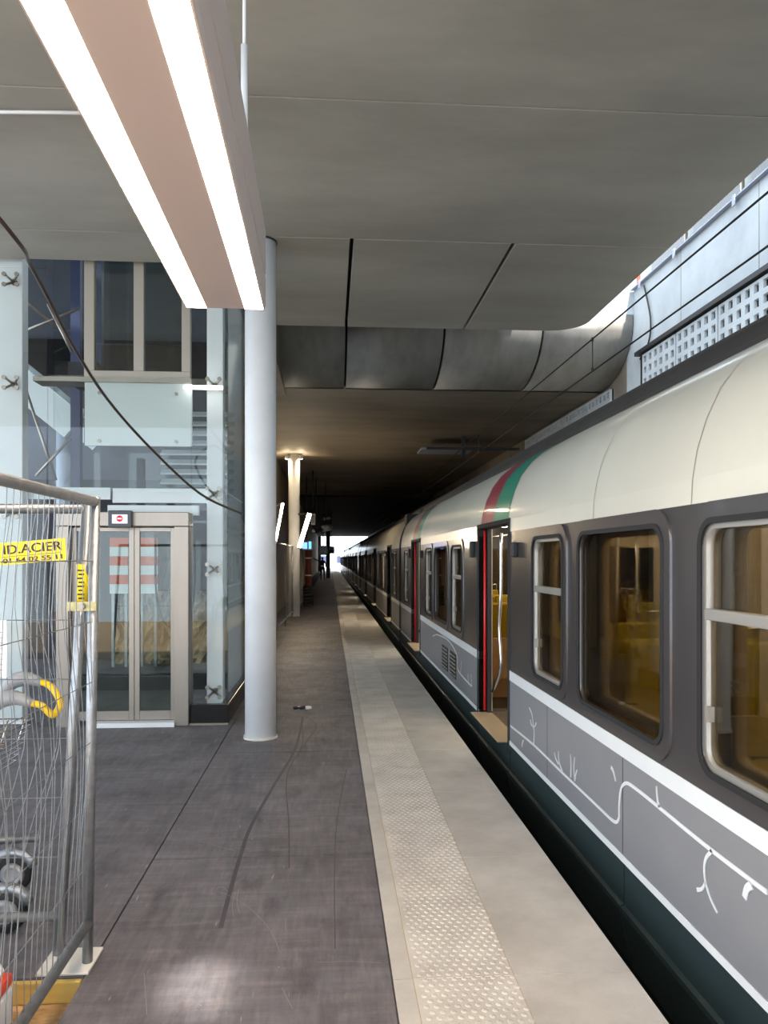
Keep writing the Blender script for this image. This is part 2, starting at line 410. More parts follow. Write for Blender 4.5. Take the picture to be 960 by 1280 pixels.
for i, (a, b) in enumerate(zip(xs[:-1], xs[1:])):
    MB().prism(prof, 'x', a+.018, b-.018, smooth=True).build('nosing_panel', M_CONC2, curve)
up = MB().box(-1.6, 12.02, 5.56, 4.85, 12.3, 6.3).build('wall_upstand', M_WALL); tag(up, 'pale upstand wall above the curved nosing', kind='structure')
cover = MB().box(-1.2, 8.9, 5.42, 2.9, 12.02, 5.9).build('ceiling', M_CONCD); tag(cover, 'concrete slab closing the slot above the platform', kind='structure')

# ------------------------------------------------------------------ right wall
XW = 4.85
wall = MB().box(XW, -12, -1.5, XW+.4, 12.3, 5.93).build('wall_right', M_WALL); tag(wall, 'pale blue-white daylit retaining wall behind the train', kind='structure')
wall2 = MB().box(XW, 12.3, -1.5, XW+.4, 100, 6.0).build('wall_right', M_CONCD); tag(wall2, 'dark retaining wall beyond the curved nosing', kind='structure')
for yj in (10.35, 8.4, 12.28):
    MB().box(XW-.002, yj-.006, 4.86, XW+.02, yj+.006, 5.93).build('wall_joint', M_CONCD, wall)
def perf(y0, y1, z0, z1, x, par, m):
    me = MB(); ny = max(1, round((y1-y0)/.18)); nz = max(1, round((z1-z0)/.17)); py = (y1-y0)/ny; pz = (z1-z0)/nz; hw = .05
    for j in range(nz+1):
        a = z0+(j-.5)*pz+hw; b = z0+(j+.5)*pz-hw
        me.box(x, y0, max(a, z0), x+.04, y1, min(b, z1))
    for j in range(nz):
        for i in range(ny+1):
            a = y0+(i-.5)*py+hw; b = y0+(i+.5)*py-hw
            me.box(x, max(a,y0), z0+(j+.5)*pz-hw, x+.04, min(b,y1), z0+(j+.5)*pz+hw)
    me.build('perforated_panel', m, par)
ac = empty('acoustic_screen', (XW-.1, 3.4, 4.1), 'pale acoustic screen of panels with square holes, in daylight above the train', 'acoustic screen')
yy = 3.4
while yy < 11.5:
    q = MB(); perf(yy+.01, yy+1.14, 4.1, 4.78, XW-.06, ac, M_WALL); yy += 1.165
W(MB().box(XW-.018, 3.4, 4.1, XW-.002, 11.7, 4.78).build('backing', M_GAPD), ac)  # near-black sheet stands in for the shade inside the holes
for o in ac.children:
    o.matrix_parent_inverse = Matrix.Translation(-Vector(ac.location))
ac2 = empty('acoustic_screen', (XW-.1, 12.9, 4.0), 'shaded acoustic screen with square holes beyond the curved nosing', 'acoustic screen')
yy = 12.9
while yy < 18: perf(yy+.01, yy+1.14, 4.0, 4.56, XW-.06, ac2, M_WALL); yy += 1.165
MB().box(XW-.018, 12.9, 4.0, XW-.002, 18.7, 4.56).build('backing', M_GAPD, ac2)  # black sheet again in place of shade in the holes
for o in ac2.children: o.matrix_parent_inverse = Matrix.Translation(-Vector(ac2.location))
tr_ = empty('cable_tray', (XW, 3, 4.82), 'dark cable tray doubling as the ledge shadow along the wall above the pale screen', 'cable tray')  # dark tray also stands in for the black ledge shadow line
W(MB().box(XW-.10, 3, 4.81, XW-.002, 11.75, 4.83).box(XW-.10, 3, 4.83, XW-.09, 11.75, 4.87).build('tray', M_DKMET), tr_)
W(MB().tube([(XW-.06,3,4.85),(XW-.06,11.8,4.85)], .018, 6).build('cable', M_RUBBER), tr_)
gt = empty('gutter', (XW-.05, 0, 5.93), 'pale gutter along the top of the daylit wall', 'gutter')
W(MB().box(XW-.06, -2, 5.932, XW+.1, 12.0, 5.95).build('channel', M_BLUEG), gt)
for yb in (5.6, 7.2, 8.8, 10.4, 11.6):
    W(MB().box(XW-.075, yb, 5.84, XW-.06, yb+.06, 5.97).build('bracket', M_BLUEG), gt)
gr = empty('guard_rail', (XW+.2, 0, 5.93), 'translucent glass guard rail on top of the daylit wall', 'guard rail')
for i in range(9):
    a = -1.4+i*1.5
    W(MB().box(XW+.19, a+.03, 5.92, XW+.21, a+1.47, 7.0).build('glass_pane', M_GREEN), gr)
    W(MB().box(XW+.17, a-.02, 5.931, XW+.23, a+.02, 7.05).build('post', M_STEEL), gr)
tag(MB().box(XW+.4, -6, 5.6, XW+1.6, 40, 6.0).build('floor_street', M_WALL), 'street pavement behind the guard rail', kind='structure')
bw = MB().box(XW+1.6, -6, 6.0, XW+1.8, 40, 8.2).build('wall_street', mat('street_wall', srgb(120,128,132), .8, var=.1, scale=1)); tag(bw, 'grey street parapet above and behind the guard rail', kind='structure')
for i, yb in enumerate((12.2, 13.4)):
    t = empty('street_barrier', (XW+.8, yb, 6.0), ('left' if i else 'right')+' one of two red and white barriers above the wall corner', 'barrier', 'red and white street barriers')
    for j in range(5):
        W(MB().box(XW+.77, yb+j*.2, 6.1, XW+.83, yb+j*.2+.2, 7.0).build('stripe_board', M_ORANGE if j % 2 else M_WHITE), t)
    W(MB().box(XW+.6, yb+.1, 6.0, XW+1.0, yb+.2, 6.1).build('foot', M_RUBBER), t); W(MB().box(XW+.6, yb+.8, 6.0, XW+1.0, yb+.9, 6.1).build('foot', M_RUBBER), t)
cpts = spline([atX(805,357,XW-.03), atX(813,397,XW-.03), atX(811,427,XW-.03), atX(800,449,XW-.03)], 5)
tag(MB().tube(cpts, .014, 6).build('wall_cable', M_DKMET), 'thin dark cable bowing down the pale wall beside the nosing', 'cable')

# ------------------------------------------------------------------ left side structure
wl = MB().box(-1.9, 14, -.03, -1.6, 100, 4.62).build('wall_left', M_WALLL); tag(wl, 'beige wall along the left of the far platform', kind='structure')
bk = MB().box(-14, 16, -.03, -1.9, 16.3, 11).build('wall_back', mat('back_wall', srgb(96,102,116), .6, var=.2, scale=.8)); tag(bk, 'blue-grey wall behind the glass lift', kind='structure')
rf = MB().box(-9, 7.74, 7.6, -1.0, 17, 7.8).build('ceiling', M_CONCD); tag(rf, 'unseen roof added over the lift hall to keep the sun out', kind='structure')  # out of view, put in to stop direct sun behind the lift
fw = MB().box(-9, 7.3, 5.42, -.95, 7.55, 7.8).build('wall_upstand', M_WALL); tag(fw, 'unseen wall added above the slab edge to block the sun at the lift', kind='structure')  # added sun blocker between the slab top and the hall roof
sw = MB().box(-.98, 10.2, 4.6, -.8, 14, 7.8).build('wall_side', M_CONCD); tag(sw, 'side wall of the lift hall above the platform', kind='structure')
endw = MB().box(-9, 99.6, -.03, -1.2, 100, 5.4).build('wall_end', M_CONC_DIM); tag(endw, 'dark wall beside the bright far exit', kind='structure')

# ------------------------------------------------------------------ train
XT = 1.5; XI = 1.62; CARL = 24.9; XC = 2.92
DOORS = [2.2+6.4*k for k in range(4)]
NAR = []; WID = []
for k in range(3):
    d1 = DOORS[k]+1.3
    NAR += [(d1+.95, d1+1.71), (d1+3.55, d1+4.30)]; WID.append((d1+2.06, d1+3.24))
NAR += [(.75, 1.5), (DOORS[3]+1.3+.6, DOORS[3]+1.3+1.35)]
ZW0, ZW1 = .80, 1.80
def holed(me, x0, x1, y0, y1, z0, z1, holes):
    cuts = sorted(set([y0, y1]+[c for h in holes for c in h[:2] if y0 < c < y1]))
    for a, b in zip(cuts[:-1], cuts[1:]):
        hs = sorted((max(h[2], z0), min(h[3], z1)) for h in holes if h[0] < b-1e-6 and h[1] > a+1e-6)
        z = z0
        for h0, h1 in hs:
            if h1 <= h0: continue
            if h0 > z+1e-6: me.box(x0, a, z, x1, b, h0)
            z = max(z, h1)
        if z < z1-1e-6: me.box(x0, a, z, x1, b, z1)
    return me
holes = [(a, b, ZW0, ZW1) for a, b in NAR+WID]
dho = [(d, d+1.3, .02, 1.97) for d in DOORS]
ROOFP = [(1.5,1.875),(1.505,1.98),(1.525,2.1),(1.565,2.23),(1.625,2.36),(1.71,2.47),(1.82,2.56),(1.955,2.637)]
DARKP = [(1.955,2.637),(1.975,2.70),(1.99,2.745),(2.1,2.825),(2.25,2.912),(2.45,2.99),(2.7,3.05),(2.92,3.07)]
def mirror(p): return [(2*XC-x, z) for x, z in reversed(p)]
def sheet(prof, y0, y1, smooth=True, off=0):
    m = MB(); n = len(prof); pr = []
    for i, (x, z) in enumerate(prof):
        a = Vector(prof[max(i-1,0)]); b = Vector(prof[min(i+1,n-1)]); d = (b-a).normalized(); pr.append((x-d.y*off, z+d.x*off))
    m.v = [(x,y0,z) for x, z in pr]+[(x,y1,z) for x, z in pr]
    for i in range(n-1): m.face([i, n+i, n+i+1, i+1], smooth)
    return m
SEG = list(zip([0]+[d+1.3 for d in DOORS], DOORS+[CARL]))
def make_car():
    t = empty('metro_carriage', (0,0,0), '', 'train carriage')
    P = lambda m, n, mt, par=t, **k: m.build(n, mt, par, **k)
    lowh = dho
    for sa, sb in SEG: P(holed(MB(), XT, XI, sa, sb, .7125, 1.875, holes+dho), 'side_wall', M_BODY)
    for sa, sb in SEG: P(holed(MB(), XT-.004, XI, sa, sb, .63, .7125, dho), 'upper_white_stripe', M_STRIPE)
    for sa, sb in SEG: P(holed(MB(), XT, XI, sa, sb, .125, .63, dho), 'lower_panel', M_LOWER)
    for sa, sb in SEG: P(holed(MB(), XT-.004, XI, sa, sb, .09, .125, dho), 'lower_white_stripe', M_STRIPE)
    seams = [0]+sorted(sum([[d-2.54, d-.02, d+1.32] for d in DOORS if d > 2.6], []))+[CARL]
    for a, b in zip(seams[:-1], seams[1:]):
        P(MB().prism([(XT+.008,.09),(XT+.008,-.13),(XT-.012,-.14),(XT-.012,-.165),(XT+.05,-.45),(XT+.2,-.8),(XT+.25,-.8),(XT+.25,.09)], 'y', a+.006, b-.006), 'skirt_panel', M_SKIRT)
    P(MB().box(XT+.3, .3, -.85, 2*XC-XT-.3, CARL-.3, -.1), 'underframe', M_SKIRTB)
    # roof, upper dark roof
    for pr in (ROOFP[1:], mirror(ROOFP)): P(sheet(pr, 0, CARL), 'roof_shoulder', M_ROOF)
    for sa, sb in SEG: P(sheet(ROOFP[:2], sa, sb), 'cant_rail', M_ROOF)
    P(sheet(DARKP+mirror(DARKP)[1:], 0, CARL), 'roof_top', M_TOPR)
    P(MB().box(1.95, 0, 2.63, 2.0, CARL, 2.665), 'roof_gutter', M_TOPR)
    for y in [DOORS[k]-3.3 for k in (1,2,3)]+[DOORS[k]-2.1 for k in (1,2,3)]+[DOORS[k]+2.9 for k in (0,3)]:
        P(sheet(ROOFP, y, y+.006, off=.002), 'roof_seam', M_FRM)
    for k in (2, 3):
        d = DOORS[k]
        P(sheet(ROOFP[1:], d+.03, d+.63, off=.004), 'green_band', M_BANDG); P(sheet(ROOFP[1:], d+.63, d+1.2, off=.004), 'wine_band', M_BANDR)
    # opposite side
    P(holed(MB(), 2*XC-XI, 2*XC-XT, 0, CARL, -.1, 1.875, [(a, b, ZW0, ZW1) for a, b in NAR+WID]), 'opposite_wall', M_BODY)
    P(holed(MB(), 2*XC-XI-.02, 2*XC-XI-.002, 0, CARL, .1, 2.2, [(a, b, ZW0, ZW1) for a, b in NAR+WID]), 'opposite_lining', M_INT)
    P(holed(MB(), XI+.002, XI+.02, 0, CARL, .1, 2.2, holes+dho), 'lining', M_INT)
    P(MB().box(XI, .02, .04, 2*XC-XI, CARL-.02, .1), 'floor_deck', M_INTF)
    P(MB().poly([(XI,0,2.2),(XI,CARL,2.2),(1.95,CARL,2.33),(1.95,0,2.33)][::-1]).poly([(1.95,0,2.33),(1.95,CARL,2.33),(2*XC-1.95,CARL,2.33),(2*XC-1.95,0,2.33)][::-1]).poly([(2*XC-1.95,0,2.33),(2*XC-1.95,CARL,2.33),(2*XC-XI,CARL,2.2),(2*XC-XI,0,2.2)][::-1]), 'inner_ceiling', M_INTC)
    for x in (2.25, 3.45):
        P(MB().box(x, .6, 2.29, x+.14, CARL-.6, 2.325), 'interior_light', M_TRLED)
    for y in (0, CARL-.05):
        pr = ROOFP+DARKP[1:]; pr = pr+mirror(pr)[1:]
        P(MB().prism([(XT,-.2)]+pr+[(2*XC-XT,-.2)], 'y', y, y+.05), 'end_wall', M_BODY)
    # windows
    for kind, lst in (('n', NAR), ('w', WID)):
        for a, b in lst:
            w = P(MB().ring(rrect(a-.075,b+.075,ZW0-.075,ZW1+.075,.15), rrect(a+.005,b-.005,ZW0+.005,ZW1-.005,.10), 'x', XT-.012, XT+.03), 'window', M_BODY)
            P(MB().ring(rrect(a-.012,b+.012,ZW0-.012,ZW1+.012,.11), rrect(a+.012,b-.012,ZW0+.012,ZW1-.012,.09), 'x', XT-.018, XT-.008), 'rubber_seal', M_RUBBER, w)
            if kind == 'n':
                P(MB().ring(rrect(a+.006,b-.006,ZW0+.006,ZW1-.006,.095), rrect(a+.032,b-.032,ZW0+.032,ZW1-.032,.07), 'x', XT+.0, XT+.05), 'metal_frame', M_WFR, w)
                P(MB().box(XT-.004, a+.02, 1.405, XT+.05, b-.02, 1.45), 'sash_bar', M_WFR, w, bevel=.004)
                P(MB().box(XT+.03, a+.03, 1.44, XT+.034, b-.03, ZW1-.03), 'pane', M_TINT, w)
                P(MB().box(XT+.02, a+.03, ZW0+.03, XT+.024, b-.03, 1.41), 'pane', M_TINT, w)
                P(MB().box(XT-.008, b-.06, 1.0, XT+.02, b-.035, 1.06), 'latch', M_WFR, w)
            else:
                P(MB().box(XT+.02, a-.01, ZW0-.01, XT+.026, b+.01, ZW1+.01), 'pane', M_TINT, w)
            # reveal inside
            P(MB().ring(rrect(a-.02,b+.02,ZW0-.02,ZW1+.02,.06), rrect(a+.03,b-.03,ZW0+.03,ZW1-.03,.05), 'x', XI+.0, XI+.05), 'inner_frame', M_INT, w)
            P(MB().box(2*XC-XT-.03, a, ZW0, 2*XC-XT-.024, b, ZW1), 'opposite_pane', M_TINT)
    # doors
    for d in DOORS:
        dr = P(MB().box(XT-.012, d-.05, .02, XI+.02, d+.0, 1.95).box(XT-.012, d+1.3, .02, XI+.02, d+1.35, 1.95).box(XT-.012, d-.05, 1.945, XI+.02, d+1.35, 1.99), 'door_frame', M_RUBBER, bevel=.01)
        for s, yy in ((1, d+1.3), (-1, d)):
            y0, y1 = (yy-.07, yy-.002) if s > 0 else (yy+.002, yy+.07)
            lf = P(MB().box(XT+.075, y0, .1, XT+.115, y1, 1.95), 'door_leaf', M_DKMET, dr)
            P(MB().tube([(XT+.055, yy-s*.03, .12),(XT+.055, yy-s*.03, 1.93)], .013, 8), 'red_edge', M_REDE, dr)
            P(MB().tube(spline([(XI+.08, yy-s*.12, 1.9),(XI+.08, yy-s*.12, 1.3),(XI+.07, yy-s*.09, .95),(XI+.08, yy-s*.12, .55),(XI+.02, yy-s*.02, .3)], 4), .017, 8), 'grab_rail', M_CHROME, dr)
        P(MB().box(XT-.09, d+.02, .092, XI+.16, d+1.28, .1), 'step', M_TREAD, dr)
        P(MB().box(XI+.16, d+.0, .1, XI+.2, d+1.3, .106), 'threshold', M_STEEL, dr)
        P(MB().box(XT-.045, d+1.52, 1.66, XT+.0, d+1.62, 1.83), 'door_light', M_DKMET, bevel=.01)
        P(MB().box(XT-.045, d-.33, 1.66, XT+.0, d-.23, 1.78), 'door_light', M_DKMET, bevel=.01)
    return t
car = make_car()
car['label'] = 'nearest train carriage, with white line drawings on its grey lower panel'
GAP = 25.3; Y0 = -8.6
car.location = (0, Y0, 0)
names = ['second train carriage, next behind the one with line drawings', 'third train carriage from the camera, deep in the dark tunnel', 'fourth train carriage from the camera, near the bright exit', 'farthest train carriage, standing in the bright exit']
for i, n in enumerate(names):
    c = copy_tree(car, None, (0, Y0+GAP*(i+1), 0)); c['label'] = n
for i in range(4):
    m = MB(); b = Y0+CARL+GAP*i
    for j in range(5): m.box(1.62+.02*(j % 2), b+.02+j*.07, -.1, 2*XC-1.62-.02*(j % 2), b+.02+j*.07+.07, 2.6)
    tag(m.build('gangway_bellows', M_RUBBER), 'black rubber bellows in carriage gap %s' % ['nearest the coloured bands','second along the train','third along the train','farthest along the train'][i], 'bellows')
# parts only of the nearest carriage
def CP(m, n, mt, par=car, **k):
    o = m.build(n, mt, par, **k)
    o.matrix_parent_inverse = Matrix.Translation((0, -Y0, 0)) if par is car else o.matrix_parent_inverse
    return o
# line drawings: pixel polylines on the car side
def art(px, w):
    pts = [atX(u, v, XT) for u, v in px]; pts = [(p.y, p.z) for p in pts]
    if len(pts) > 2: pts = [(p.x, p.y) for p in spline([Vector((a, b, 0)) for a, b in pts], 4)]
    k = len(pts)
    ww = [w]*k if not isinstance(w, tuple) else [w[0]+(w[1]-w[0])*i/(k-1) for i in range(k)]
    Lp, Rp = ribbon(pts, ww); m = MB(); n = 0
    for x in (XT-.0045, XT-.0005):
        m.v += [(x, p.x, p.y) for p in Lp]+[(x, p.x, p.y) for p in Rp]
    for i in range(k-1):
        m.face([i, i+1, k+i+1, k+i]); m.face([2*k+i, 3*k+i, 3*k+i+1, 2*k+i+1])
    CP(m, 'drawn_line', M_STRIPE)
def c4(x, y): return (620+x*340/960, 840+y*440/1242)
def c2(x, y): return (560+x*240/768, 560+y*400/1280)
A4 = lambda pts: [c4(*p) for p in pts]
art(A4([(52,190),(135,258),(235,355),(330,445),(405,517)]), .016)
art(A4([(405,517),(425,530),(436,515),(437,470),(443,415),(462,392),(500,415),(575,475)]), .018)
art(A4([(575,475),(680,562),(765,630),(880,718),(960,778)]), .019)
art(A4([(134,258),(136,215),(133,190),(128,150),(118,125)]), (.014,.009))
art(A4([(134,195),(126,185),(122,168)]), (.006,.012)); art(A4([(135,195),(140,188),(143,178)]), (.006,.012))
art(A4([(98,240),(94,252),(93,265)]), .012)
art(A4([(236,352),(226,325),(222,300),(222,280)]), (.014,.006)); art(A4([(222,325),(212,305),(207,283)]), (.012,.006))
art(A4([(264,290),(266,330),(265,372)]), (.006,.014)); art(A4([(279,300),(276,340),(280,385)]), (.006,.013)); art(A4([(287,345),(282,365),(281,378)]), .009)
art(A4([(408,335),(416,352),(424,386)]), (.02,.008))
art(A4([(580,478),(573,455),(570,430),(568,402)]), (.018,.007))
art(A4([(765,632),(745,655),(738,690),(742,740),(760,800),(784,850)]), (.018,.010)); art(A4([(742,742),(730,765),(712,768)]), (.012,.018))
art(A4([(905,752),(888,765),(880,798)]), .03)
art([(546,793),(560,800),(571,818),(573,838),(590,858)], .016); art([(541,795),(546,793)], .014); art([(586,855),(585,842)], .01); art([(590,858),(589,843)], .01); art([(576,840),(577,826)], .01)
for (ya, yb) in ((9.75, 10.25), (9.1, 9.55)):
    v = CP(MB().box(XT-.006, ya, .2, XT+.0, yb, .5), 'vent_grille', M_DKMET)
    for j in range(6):
        o = MB().obox((XT-.012, (ya+yb)/2, .235+j*.046), (.022, yb-ya-.04, .012), (0, .5, 0)).build('louvre', M_WFR, v)
# panel joints on the lower body
for yj in (3.86, 5.24):
    CP(MB().box(XT-.0006, yj-.004, .13, XT+.01, yj+.004, .625), 'panel_joint', M_DKMET)
# seats and poles visible inside
def bench(yb, facing, x0=XI+.08, x1=XI+1.0):
    s = facing
    b = CP(MB().box(x0, yb, .35, x1, yb+s*.46, .40), 'seat_bench', M_SEATB, bevel=.01)
    MB().box(x0+.03, yb+s*.02, .12, x1-.03, yb+s*.42, .35).build('seat_base', M_SEATB, b)
    MB().box(x0, yb+s*.06, .40, x1, yb+s*.46, .50).build('cushion', M_SEAT, b, bevel=.03, seg=3)
    for xa, xb in ((x0, (x0+x1)/2-.01), ((x0+x1)/2+.01, x1)):
        MB().prism([(yb, .5),(yb+s*.10,.5),(yb+s*.04,1.16),(yb-s*.03,1.16)], 'x', xa, xb).build('seat_back', M_SEAT, b, bevel=.025, seg=3)
    MB().box(x0, yb-s*.05, .32, x1, yb-s*.02, .78).build('back_panel', M_SEATB, b, bevel=.008)
    MB().tube([(x1-.03,yb,1.1),(x1-.02,yb,1.24),(x1-.2,yb,1.24),(x1-.2,yb,1.1)], .014, 6).build('handle', M_CHROME, b)
for yb, f in ((2.6,1),(4.35,-1),(4.55,1),(5.75,-1),(8.35,1),(10.0,-1),(10.2,1),(11.9,-1)):
    bench(yb, f); bench(yb, f, 2*XC-XI-1.0, 2*XC-XI-.08)
for (x, yp) in ((2.75,5.9),(2.75,4.45),(2.75,3.2),(2.75,8.2),(3.1,6.2),(3.1,7.6),(2.75,10.1),(2.3,6.05)):
    CP(MB().tube([(x,yp,.1),(x,yp,2.33)], .017, 8), 'grab_pole', M_CHROME)
for x in (2.3, 3.5):
    CP(MB().tube([(x,2.4,1.95),(x,6.2,1.95)], .014, 6), 'hand_bar', M_CHROME); CP(MB().tube([(x,8.0,1.95),(x,12.5,1.95)], .014, 6), 'hand_bar', M_CHROME)
for yp in (6.25, 7.85):
    q = CP(MB().box(XI+.03, yp-.015, .1, XI+.85, yp+.015, 1.75), 'draught_screen', M_TINT)
# overhead line
cw = atX(738, 465, XC); 
def wire(n, z, lab, r=.009):
    tag(MB().tube([(XC,-6,z),(XC,12,z),(XC,40,z-.02),(XC,98,z-.05)], r, 6).build(n, M_RUBBER), lab, 'overhead wire')
wire('contact_wire', 3.74, 'lower black overhead wire above the train roof'); wire('messenger_wire', 4.10, 'upper black overhead wire crossing in front of the pale wall')
for i, (yp, lab) in enumerate(((8.4,'dropper link joining the overhead wires before the pale wall'),(15.0,'dropper link joining the overhead wires under the dark slab'),(24.0,'far dropper link between overhead wires in the tunnel'))):
    tag(MB().tube([(XC,yp,3.74),(XC,yp,4.10)], .006, 6).lathe([(.014,0),(.014,.04)], (XC,yp,3.735), 8).lathe([(.014,0),(.014,.04)], (XC,yp,4.075), 8).build('dropper', M_DKMET), lab, 'dropper', 'overhead wire droppers')
# steel bracket for the overhead line beyond the nosing
ob = empty('wire_bracket', (XC+.3, 18.5, 4.62), 'steel bracket with a pale hanging panel carrying overhead wires in the tunnel', 'bracket')
W(MB().box(XC+.26, 18.46, 4.1, XC+.34, 18.54, 4.615).build('hanger', M_DKMET), ob)
W(MB().bar((XC-.6,18.5,4.32), (4.6,18.5,4.32), .06, .06).build('arm', M_DKMET), ob)
W(MB().obox((2.9,19.4,4.38), (1.3,.9,.05), (0,0,0)).build('panel', M_BLUEG), ob)

# ------------------------------------------------------------------ columns
def column(x, y, r, label, n=40):
    t = empty('round_column', (x, y, 0), label, 'column', 'white round columns')
    MB().lathe([(r,.0),(r,ZC+.0)], n=n).build('shaft', M_COLW, t)
    m = MB(); k = 40
    prof = [(r*1.02+.0,.0)]
    pts = []
    for j in range(28):
        tt = 2*math.pi*j/28; rr = r*1.08*(1+.06*random.random()); pts.append((rr*math.cos(tt), rr*math.sin(tt)))
    m.prism(pts, 'z', .001, .018); m.build('mortar_base', M_PLAST, t)
    MB().lathe([(r+.012,ZC-.012),(r+.012,ZC-.0)], n=n).build('top_collar', M_DKMET, t)
    return t
b1 = atZ(324, 926, 0)
column(b1.x, b1.y+.14, .143, 'thick white round column in front of the glass lift')
c2t = column(-1.03, 22.0, .16, 'white round column farther down the platform with lamps beside it')
for ch in c2t.children:
    if ch.name.startswith('shaft') or ch.name.startswith('top_collar'): ch.scale.z = 4.62/ZC
for i, dx in enumerate((-.2, .2)):
    t = empty('spot_lamp', (-1.03+dx, 21.9, 4.55), 'small spot lamp at the %s of the far column top' % ('left','right')[i], 'lamp', 'spot lamps on the far column')
    MB().lathe([(.03,.03),(.05,.0),(.05,-.08),(.04,-.09)], n=12).build('housing', M_WHITE, t)
    MB().lathe([(.036,-.096),(.036,-.092)], n=12).build('lens', M_LEDC, t)
    ld = bpy.data.lights.new('bulb', 'POINT'); ld.energy = 12; ld.color = (1,.8,.52); ld.shadow_soft_size = .05
    lo = bpy.data.objects.new('bulb', ld); COL.objects.link(lo); lo.parent = t; lo.location = (0,-.0,-.16)

# ------------------------------------------------------------------ suspended platform lamp
lp = empty('platform_lamp', (-.425, 1.8, 2.775), 'pink-grey suspended lamp with two long glowing strips, overhead', 'lamp')
lp.rotation_euler = (0, 0, math.radians(.55))
ye = 1.70; ys_ = -2.0     # local y range, far end at world Y 3.5
m = MB().prism([(-.205,0),(.145,0),(.150,.02),(.150,.135),(.142,.14),(.142,.155),(.150,.16),(.150,.355),(-.205,.355)], 'y', ys_, ye)
m.build('housing', M_LAMP, lp)
MB().box(.057, ys_+.01, -.0006, .139, ye-.0, .004).build('light_strip', M_LED, lp)
MB().box(-.199, ys_+.01, -.0006, -.113, ye-.0, .004).build('light_strip', M_LED, lp)
for yl in (.9, -1.2):
    r_ = MB().tube([(.135,yl,.3),(.135,yl,ZC-2.786)], .006, 8).build('hanging_rod', M_WHITE, lp)
    MB().tube([(.135,yl,.3),(.135,yl,.66)], .012, 10).build('sleeve', M_WHITE, r_)
tag(MB().tube([(-3.6,5.15,4.545),(-2.2,5.15,4.545),(-1.2,5.1,4.545)], .012, 8).build('ceiling_conduit', M_WHITE), 'thin white conduit under the ceiling left of the lamp', 'conduit')

# ------------------------------------------------------------------ glass lift
YL = 7.73
def LX(u): return atY(u, 698, YL).x
def LZ(v): return atY(170, v, YL).z
lift = empty('glass_lift', (-2.1, YL, 0), 'glass lift tower with steel doors and white posts', 'lift')
def LP(m, n, mt, par=lift, **k):
    o = m.build(n, mt, par if par is lift else None, **k)
    if par is lift: o.matrix_parent_inverse = Matrix.Translation(-Vector(lift.location))
    else:
        o.parent = par
    return o
XR = -1.013; XL = -3.45; YB = 9.9
def post(x0, x1, y0, y1, z1=7.5, z0=0):
    return LP(MB().box(x0, y0, z0, x1, y1, z1), 'post', M_WHITE, bevel=.008)
post(LX(254), LX(275), 7.95, 8.11); post(XL+.02, LX(22), 7.85, 8.0); post(LX(54), LX(68), 8.3, 8.4, 2.15); post(LX(254), LX(275), 9.6, 9.76)
# plinth
LP(MB().box(LX(238), YL+.0, 0, XR, YL+.08, .2).box(XR-.08, YL+.08, 0, XR, YB, .2), 'plinth', M_BLACK, bevel=.004)
LP(MB().box(XL, YB-.08, 0, XR-.08, YB, .2), 'rear_plinth', M_BLACK)
LP(MB().box(LX(237), YL-.02, 0, XR, YL-.002, .018), 'plinth_trim', M_STEEL)
# glass skin
def gl(x0, y0, z0, x1, y1, z1): LP(MB().box(x0, y0, z0, x1, y1, z1), 'glass_pane', M_GLASS)
for a, b in ((.2, 2.3), (2.31, 4.5), (4.51, 7.2)):
    gl(LX(238)+.005, YL+.03, a, XR-.012, YL+.044, b)
    gl(XR-.026, YL+.05, a, XR-.012, YB-.01, b)
    gl(XL, YB-.03, a, XR-.03, YB-.016, b)
    gl(XL, YL+.03, a if a > 2 else .05, -2.78, YL+.044, b)
gl(-2.77, YL+.03, 2.31, LX(238), YL+.044, 3.45)
# door frame and leaves
ZT = 1.955
fr = LP(MB().box(LX(72), YL-.05, 0, LX(88), YL+.2, ZT+.01).box(LX(219), YL-.05, 0, LX(237), YL+.2, ZT+.01).box(LX(72), YL-.05, ZT+.01, LX(237), YL+.2, 2.105), 'door_frame', M_STEEL, bevel=.006)
def leaf(x0, x1, y):
    f = LP(MB().box(x0, y, .05, x0+.05, y+.035, ZT).box(x1-.05, y, .05, x1, y+.035, ZT).box(x0+.05, y, .05, x1-.05, y+.035, .14).box(x0+.05, y, ZT-.04, x1-.05, y+.035, ZT), 'door_leaf', M_STEEL, bevel=.003)
    g = MB().box(x0+.05, y+.012, .14, x1-.05, y+.024, ZT-.04).build('door_pane', M_DOORG, f)
    k_ = MB().box(x0+.05, y+.008, .14, x1-.05, y+.028, .48).build('kick_panel', M_DOORG, f)
leaf(LX(88), LX(167)-.002, YL+.03); leaf(LX(167)+.002, LX(219), YL+.03)
LP(MB().box(LX(120), YL-.09, 0, LX(220), YL+.05, .045), 'door_sill', M_WHITE, bevel=.004)
# display over the door
dp = LP(MB().box(LX(139), YL-.11, LZ(660), LX(168), YL-.05, LZ(639)), 'display', M_BLACK, bevel=.006)
MB().box(LX(144), YL-.1125, LZ(655), LX(163), YL-.1095, LZ(644)).build('screen', emit('screen_white', (.72,.76,1,1), 1.0), dp)
cxm = LX(153.5); czm = LZ(649)
MB().lathe([(.031,0),(.031,.002)], (cxm, YL-.1155, czm), 20, 'y').build('red_disc', emit('screen_red', (.75,.02,.05,1), .8), dp)
MB().box(cxm-.021, YL-.118, czm-.007, cxm+.021, YL-.1155, czm+.007).build('white_bar', emit('screen_bar', (.9,.9,.9,1), .9), dp)
